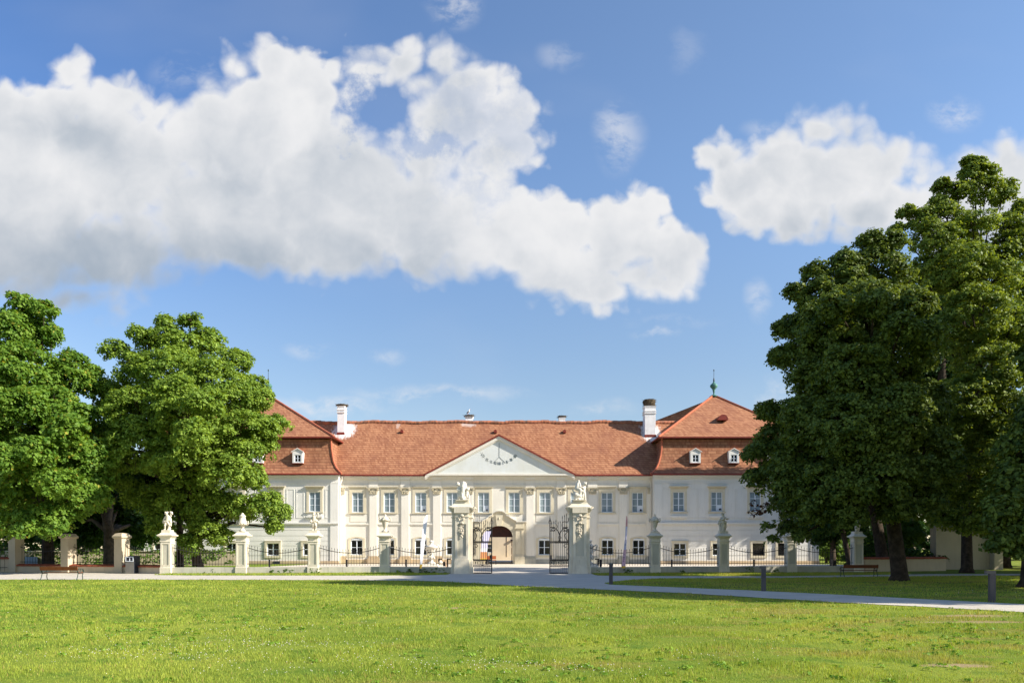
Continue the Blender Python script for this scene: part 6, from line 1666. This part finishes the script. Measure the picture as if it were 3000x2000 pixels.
# shrubs behind the low wall and closing woods
def shrub_row(name, label, x0, x1, y, h, seed, n=90, leafm='leaf_shade', kind=None, cr=0.55, per=30, leaf=0.25, depth=1.6, cat='hedge'):
    rg = np.random.default_rng(seed)
    xs = rg.uniform(x0, x1, n); c = np.stack([xs, y+rg.uniform(-depth, depth, n), rg.uniform(0.15, 1, n)*h*(0.75+0.25*np.sin(xs*0.9)+0.15*np.sin(xs*2.7))], 1)
    o = np.tile([0, -0.4, 0.6], (n, 1)); v, f, ti, od = leaf_cloud(c, o, per, cr, leaf, seed+3)
    ob = np_mesh(name, v, f, M[leafm], None, {'tint': ti, 'odd': od}); return tag(ob, label, cat, kind=kind)
shrub_row('shrubs', 'dusky green shrubs behind the low wall under the right trees', 27.5, 34.5, 61.5, 2.3, 91, 130, 'leaf_shade', 'stuff', cat='shrubs')
shrub_row('distant_woods', 'dense green woods far behind the palace grounds at the right', 34, 110, 108, 12, 92, 700, 'leaf_shade', 'stuff', 1.6, 30, 0.75, 6, 'woods')
shrub_row('distant_woods', 'dense green woods far behind the left trees', -120, -40, 108, 12, 93, 700, 'leaf_shade', 'stuff', 1.6, 30, 0.75, 6, 'woods')
shrub_row('distant_woods', 'green park edge far behind the right lawn', 45, 100, 60, 7, 95, 420, 'leaf_bright', 'stuff', 1.2, 30, 0.55, 5, 'woods')
shrub_row('shrubs', 'green shrubs under the left trees', -52, -26, 70, 1.6, 94, 150, 'leaf_bright', 'stuff', cat='shrubs')
# weeds along the low wall
wp = [(-15.9, 50.0, .22), (-12.9, 50.1, .40), (-15.0, 50.05, .3), (-7.6, 51.0, .25), (-6.9, 50.95, .3), (-5.9, 50.7, .3), (-5.1, 50.6, .35), (-4.6, 50.5, .32), (5.6, 50.5, .3), (7.9, 50.7, .25), (11.5, 51.0, .22), (16.3, 51.9, .4), (18.2, 52.2, .25), (-19.9, 50.0, .3), (-21.2, 50.3, .5)]
for i, (x, y, h) in enumerate(wp):
    rg = np.random.default_rng(300+i); k = 9
    c = np.stack([rg.normal(0, h*0.6, k), rg.normal(-0.12, 0.06, k), rg.uniform(0.05, 1, k)*h], 1)
    v, f, ti, od = leaf_cloud(c, np.tile([0, -.5, .5], (k, 1)), 14, h*0.32, 0.085, 400+i)
    t = np_mesh('weed', v, f, M['weed'], None, {'tint': ti, 'odd': od}); t.location = (x, y-0.1, 0)
    tag(t, 'small leafy weed growing at the foot of the low wall', 'weed', 'weeds along the foot of the low wall')

# =================================================================== SKY, SUN, CAMERA
SUN = Vector((0.811, -0.248, 0.53)).normalized()
EXPO = 0.92
w = bpy.data.worlds.new('World'); SC.world = w; w.use_nodes = True
t = NT(w.node_tree); w.node_tree.nodes.clear()
out = t.n('ShaderNodeOutputWorld'); bg = t.n('ShaderNodeBackground')
sky = t.n('ShaderNodeTexSky'); sky.sky_type = 'NISHITA'; sky.sun_disc = False
sky.sun_elevation = math.asin(SUN.z); sky.sun_rotation = math.atan2(SUN.x, SUN.y)
sky.air_density = 1.0; sky.dust_density = 0.3; sky.ozone_density = 1.4; sky.altitude = 200
tc = t.n('ShaderNodeTexCoord'); dirv = tc.outputs['Generated']
sep = t.n('ShaderNodeSeparateXYZ'); t.link(dirv, sep.inputs[0])
ay = t.math('MAXIMUM', t.math('ABSOLUTE', sep.outputs[1]), 0.06)
U = t.math('DIVIDE', sep.outputs[0], ay); V = t.math('DIVIDE', sep.outputs[2], ay)
cb = t.n('ShaderNodeCombineXYZ'); t.link(U, cb.inputs[0]); t.link(V, cb.inputs[1]); uv = cb.outputs[0]
BL = [(0,180,90,80),(30,290,120,110),(95,103,27,30),(75,150,60,50),(150,133,42,38),(205,148,36,34),(150,220,130,90),(140,330,120,70),(145,382,60,38),(50,350,110,55),(255,190,60,58),(310,93,30,42),(350,83,44,44),(395,105,45,42),(330,170,95,90),(420,130,38,50),(300,285,140,85),(430,260,110,108),(420,328,150,48),
      (480,90,46,32),(530,83,48,36),(583,78,40,34),(625,110,45,45),(600,150,75,58),(665,150,40,40),(660,200,55,38),(560,205,70,42),(560,290,140,80),(540,338,150,36),(690,310,110,66),(750,360,80,48),(720,275,48,32),(840,270,36,34),(815,310,60,55),(880,340,52,54),(870,373,56,28),(790,385,60,26),(-150,300,200,130),(830,358,50,36),(818,340,50,34),(845,325,50,40),(562,112,34,34),(442,98,28,28),(1085,288,54,30),(100,395,90,34),(470,120,30,30),
      (948,212,34,36),(975,240,52,46),(1000,275,44,36),(1040,283,60,36),(1040,215,70,60),(1075,170,50,36),(1115,170,32,24),(1110,225,90,60),(1165,215,60,42),(1215,230,48,30),(1250,250,60,36),(1150,270,110,40),(1330,230,70,62),(1290,232,48,48),(1300,290,120,60),(1420,260,140,110)]
BL = [tuple(q*2.232 for q in b_) for b_ in BL]
HOLES = []
def field(p):
    # warp then smooth union of puffs
    acc = None
    for (px, py, rx, ry) in BL:
        cx_, cy_ = (px-1500)/F, (1605-py)/F
        ix, iy = F/rx, F/ry
        q = t.vmath('MULTIPLY_ADD', p, (ix, iy, 0), (-cx_*ix, -cy_*iy, 0))
        d = t.math('MULTIPLY_ADD', t.vmath('LENGTH', q), -min(rx, ry)/160.0, min(rx, ry)/160.0)
        if acc is None: acc = d
        else:
            nd = t.n('ShaderNodeMath'); nd.operation = 'SMOOTH_MAX'; t.link(acc, nd.inputs[0]); t.link(d, nd.inputs[1]); nd.inputs[2].default_value = 0.16
            acc = nd.outputs[0]
    for (px, py, rx, ry) in HOLES:
        cx_, cy_ = (px-1500)/F, (1605-py)/F
        ix, iy = F/rx, F/ry
        q = t.vmath('MULTIPLY_ADD', p, (ix, iy, 0), (-cx_*ix, -cy_*iy, 0))
        h = t.math('MULTIPLY', t.smooth(t.math('ADD', t.vmath('LENGTH', q), t.math('MULTIPLY', HN, 1.6)), 0.4, 2.6, 0.95, 0.0), 1.0)
        acc = t.math('SUBTRACT', acc, h)
    return acc
def fbm(p, sc, det, ro):
    return t.math('SUBTRACT', t.noise(p, sc, det, ro, dim='2D'), 0.5)
wn = t.n('ShaderNodeTexNoise'); t.link(uv, wn.inputs['Vector']); wn.noise_dimensions = '2D'; wn.inputs['Scale'].default_value = 9.0; wn.inputs['Detail'].default_value = 3.0; wn.inputs['Roughness'].default_value = 0.55
warp = t.vmath('MULTIPLY', t.vmath('SUBTRACT', wn.outputs['Color'], (0.5, 0.5, 0.5)), (0.034, 0.034, 0))
p1 = t.vmath('ADD', uv, warp)
HN = t.noise(p1, 13.0, 5, 0.6, dim='2D')
f1 = field(p1)
def billow(p, sc):
    vo = t.n('ShaderNodeTexVoronoi'); vo.voronoi_dimensions = '2D'; vo.feature = 'F1'; t.link(p, vo.inputs['Vector']); vo.inputs['Scale'].default_value = sc;
    vo.inputs['Detail'].default_value = 1.0
    return t.math('SUBTRACT', 0.5, vo.outputs['Distance'])
def detail(p):
    a = t.math('MULTIPLY', fbm(p, 10.0, 7, 0.58), 0.62)
    b = t.math('MULTIPLY', billow(p, 26.0), 0.30)
    return t.math('ADD', a, b)
dens = t.math('ADD', f1, detail(p1))
# puff tops are crisp, undersides dissolve
off = (0.030, 0.026, 0)
p2 = t.vmath('ADD', uv, off)
p2w = t.vmath('ADD', p2, warp)
slope = t.math('SUBTRACT', fbm(p1, 7.0, 5, 0.55), fbm(p2w, 7.0, 5, 0.55))          # >0 : facing the sun
LOWC = [(0, 860, 620, 230, 0.95), (600, 830, 480, 170, 0.75), (1050, 830, 400, 150, 0.55), (1500, 880, 330, 120, 0.45), (2950, 780, 330, 170, 0.7), (2400, 700, 320, 90, 0.35), (1050, 480, 260, 110, 0.32), (240, 390, 140, 70, 0.28), (700, 560, 300, 160, 0.22), (1880, 800, 200, 90, 0.3)]
und = None
for (px, py, rx, ry, am) in LOWC:
    cx_, cy_ = (px-1500)/F, (1605-py)/F; ix, iy = F/rx, F/ry
    q = t.vmath('MULTIPLY_ADD', p1, (ix, iy, 0), (-cx_*ix, -cy_*iy, 0))
    h = t.smooth(t.vmath('LENGTH', q), 0.0, 1.5, am, 0.0)
    und = h if und is None else t.math('MAXIMUM', und, h)
soft = t.math('MULTIPLY_ADD', t.smooth(fbm(uv, 3.0, 2, 0.5), -0.2, 0.25), 0.26, 0.12)
soft = t.math('MULTIPLY_ADD', und, 0.34, soft)
nd = t.n('ShaderNodeMapRange'); nd.interpolation_type = 'SMOOTHSTEP'; t.link(dens, nd.inputs[0]); nd.inputs[1].default_value = -0.10; t.link(soft, nd.inputs[2]); nd.inputs[3].default_value = 0; nd.inputs[4].default_value = 1
alpha = nd.outputs[0]
# ragged window of thin cloud in the middle of the big cloud
hw = t.vmath('ADD', p1, t.vmath('MULTIPLY', t.vmath('SUBTRACT', wn.outputs['Color'], (0.5, 0.5, 0.5)), (0.05, 0.05, 0)))
hn = t.noise(uv, 16.0, 6, 0.65, dim='2D')
for (px, py, rx, ry, am) in ((1085,320,86,84,0.85),(1260,430,90,34,0.45),(1440,370,200,170,0.22)):
    q = t.vmath('MULTIPLY_ADD', hw, (F/rx, F/ry, 0), (-(px-1500)/rx, -(1605-py)/ry, 0))
    r_ = t.math('ADD', t.vmath('LENGTH', q), t.math('MULTIPLY', t.math('SUBTRACT', hn, 0.5), 3.6))
    alpha = t.math('MULTIPLY', alpha, t.math('SUBTRACT', 1.0, t.smooth(r_, 0.25, 1.35, am, 0.0)))
# thin wisps
WI = [(2800,325,75,50,.5),(1330,15,80,70,.55),(1810,400,70,100,.5),(1560,340,60,70,.4),(2220,880,36,60,.4),(1910,980,70,22,.4),(560,210,110,60,.25),(1940,945,160,20,.15),(1280,1150,260,30,.45),(950,1190,200,36,.5),(1770,1190,110,30,.3),(2280,1160,80,70,.35),(2010,150,60,80,.12),(900,1030,70,24,.3),(1130,1040,60,24,.3),(1650,170,70,40,.25),(2240,370,70,30,.3)]
wis = None
for (px, py, rx, ry, am) in WI:
    cx_, cy_ = (px-1500)/F, (1605-py)/F; ix, iy = F/rx, F/ry
    q = t.vmath('MULTIPLY_ADD', p1, (ix, iy, 0), (-cx_*ix, -cy_*iy, 0))
    h = t.smooth(t.vmath('LENGTH', q), 0.2, 1.35, am, 0.0)
    wis = h if wis is None else t.math('MAXIMUM', wis, h)
wn2 = t.smooth(t.noise(t.vmath('MULTIPLY', p1, (1, 1.6, 1)), 14, 5, 0.65, dim='2D'), 0.36, 0.68)
wisp = t.math('MULTIPLY', wis, wn2)
haze = t.math('MULTIPLY', t.smooth(t.noise(t.vmath('MULTIPLY', uv, (1, 2.2, 1)), 2.2, 3, 0.6, dim='2D'), 0.45, 0.8), 0.06)
alpha = t.math('MAXIMUM', t.math('MAXIMUM', alpha, wisp), haze)
# only above the horizon
alpha = t.math('MULTIPLY', alpha, t.smooth(sep.outputs[2], 0.0, 0.03))
# cloud brightness: lit billows, thick shaded undersides
low = t.smooth(fbm(p1, 4.0, 5, 0.5), -0.25, 0.25)
# height inside the cloud deck: undersides of the deck are greyer
low = t.smooth(fbm(p1, 4.0, 5, 0.5), -0.25, 0.25)
# height inside the cloud deck: undersides of the deck are greyer
thick = t.smooth(dens, -0.15, 0.55)
lum = t.math('MULTIPLY_ADD', slope, 0.42, 0.93)
lum = t.math('SUBTRACT', lum, t.math('MULTIPLY', thick, 0.10))
lum = t.math('SUBTRACT', lum, t.math('MULTIPLY', t.math('MULTIPLY', und, t.math('MULTIPLY_ADD', low, 0.3, 0.85)), 0.42))
lum = t.math('SUBTRACT', lum, t.math('MULTIPLY', t.math('MULTIPLY', low, thick), 0.13))
lum = t.math('MINIMUM', t.math('MAXIMUM', lum, 0.32), 1.0)
ccol = t.mix(t.smooth(lum, 0.35, 0.98), (0.37, 0.44, 0.53), (0.88, 0.88, 0.89))
CS = 1.0/(0.10*2**EXPO)
ccol = t.vmath('SCALE', ccol, None); 
sc_node = ccol.node; sc_node.inputs[3].default_value = CS
grade = t.mix(t.smooth(V, 0.0, 0.55), (0.78, 0.73, 0.69), (1.02, 1.08, 1.15))
grade = t.mix(t.smooth(U, -0.75, 0.35, 1.0, 0.0), grade, t.vmath('MULTIPLY', grade, t.mix(t.smooth(V, 0.1, 0.6), (1, 1, 1), (0.62, 0.75, 0.92))))
col = t.mix(alpha, t.vmath('MULTIPLY', sky.outputs[0], grade), ccol)
t.link(col, bg.inputs['Color']); bg.inputs['Strength'].default_value = 0.10
t.link(bg.outputs[0], out.inputs['Surface'])
ld = bpy.data.lights.new('sun', 'SUN'); ld.energy = 5.0; ld.angle = R(0.53); ld.color = (1.0, 0.93, 0.82)
lo = bpy.data.objects.new('sun', ld); COL.objects.link(lo); lo.rotation_euler = (-SUN).to_track_quat('-Z', 'Y').to_euler(); lo.location = SUN*120
cd = bpy.data.cameras.new('camera'); cam = bpy.data.objects.new('camera', cd); COL.objects.link(cam)
cam.location = (0, 0, H); cam.rotation_euler = (R(90), 0, 0)
cd.sensor_width = 36; cd.lens = 36*F/3000; cd.shift_y = 605/3000; cd.clip_end = 5000; cd.clip_start = 0.1
SC.camera = cam
SC.view_settings.view_transform = 'Standard'; SC.view_settings.look = 'None'; SC.view_settings.gamma = 1.0; SC.view_settings.exposure = EXPO
SC.view_settings.use_curve_mapping = False
SC.render.engine = 'CYCLES'
SC.cycles.max_bounces = 6; SC.cycles.transparent_max_bounces = 8; SC.cycles.use_adaptive_sampling = True; SC.cycles.adaptive_threshold = 0.012
try: SC.cycles.use_denoising = True
except Exception: pass
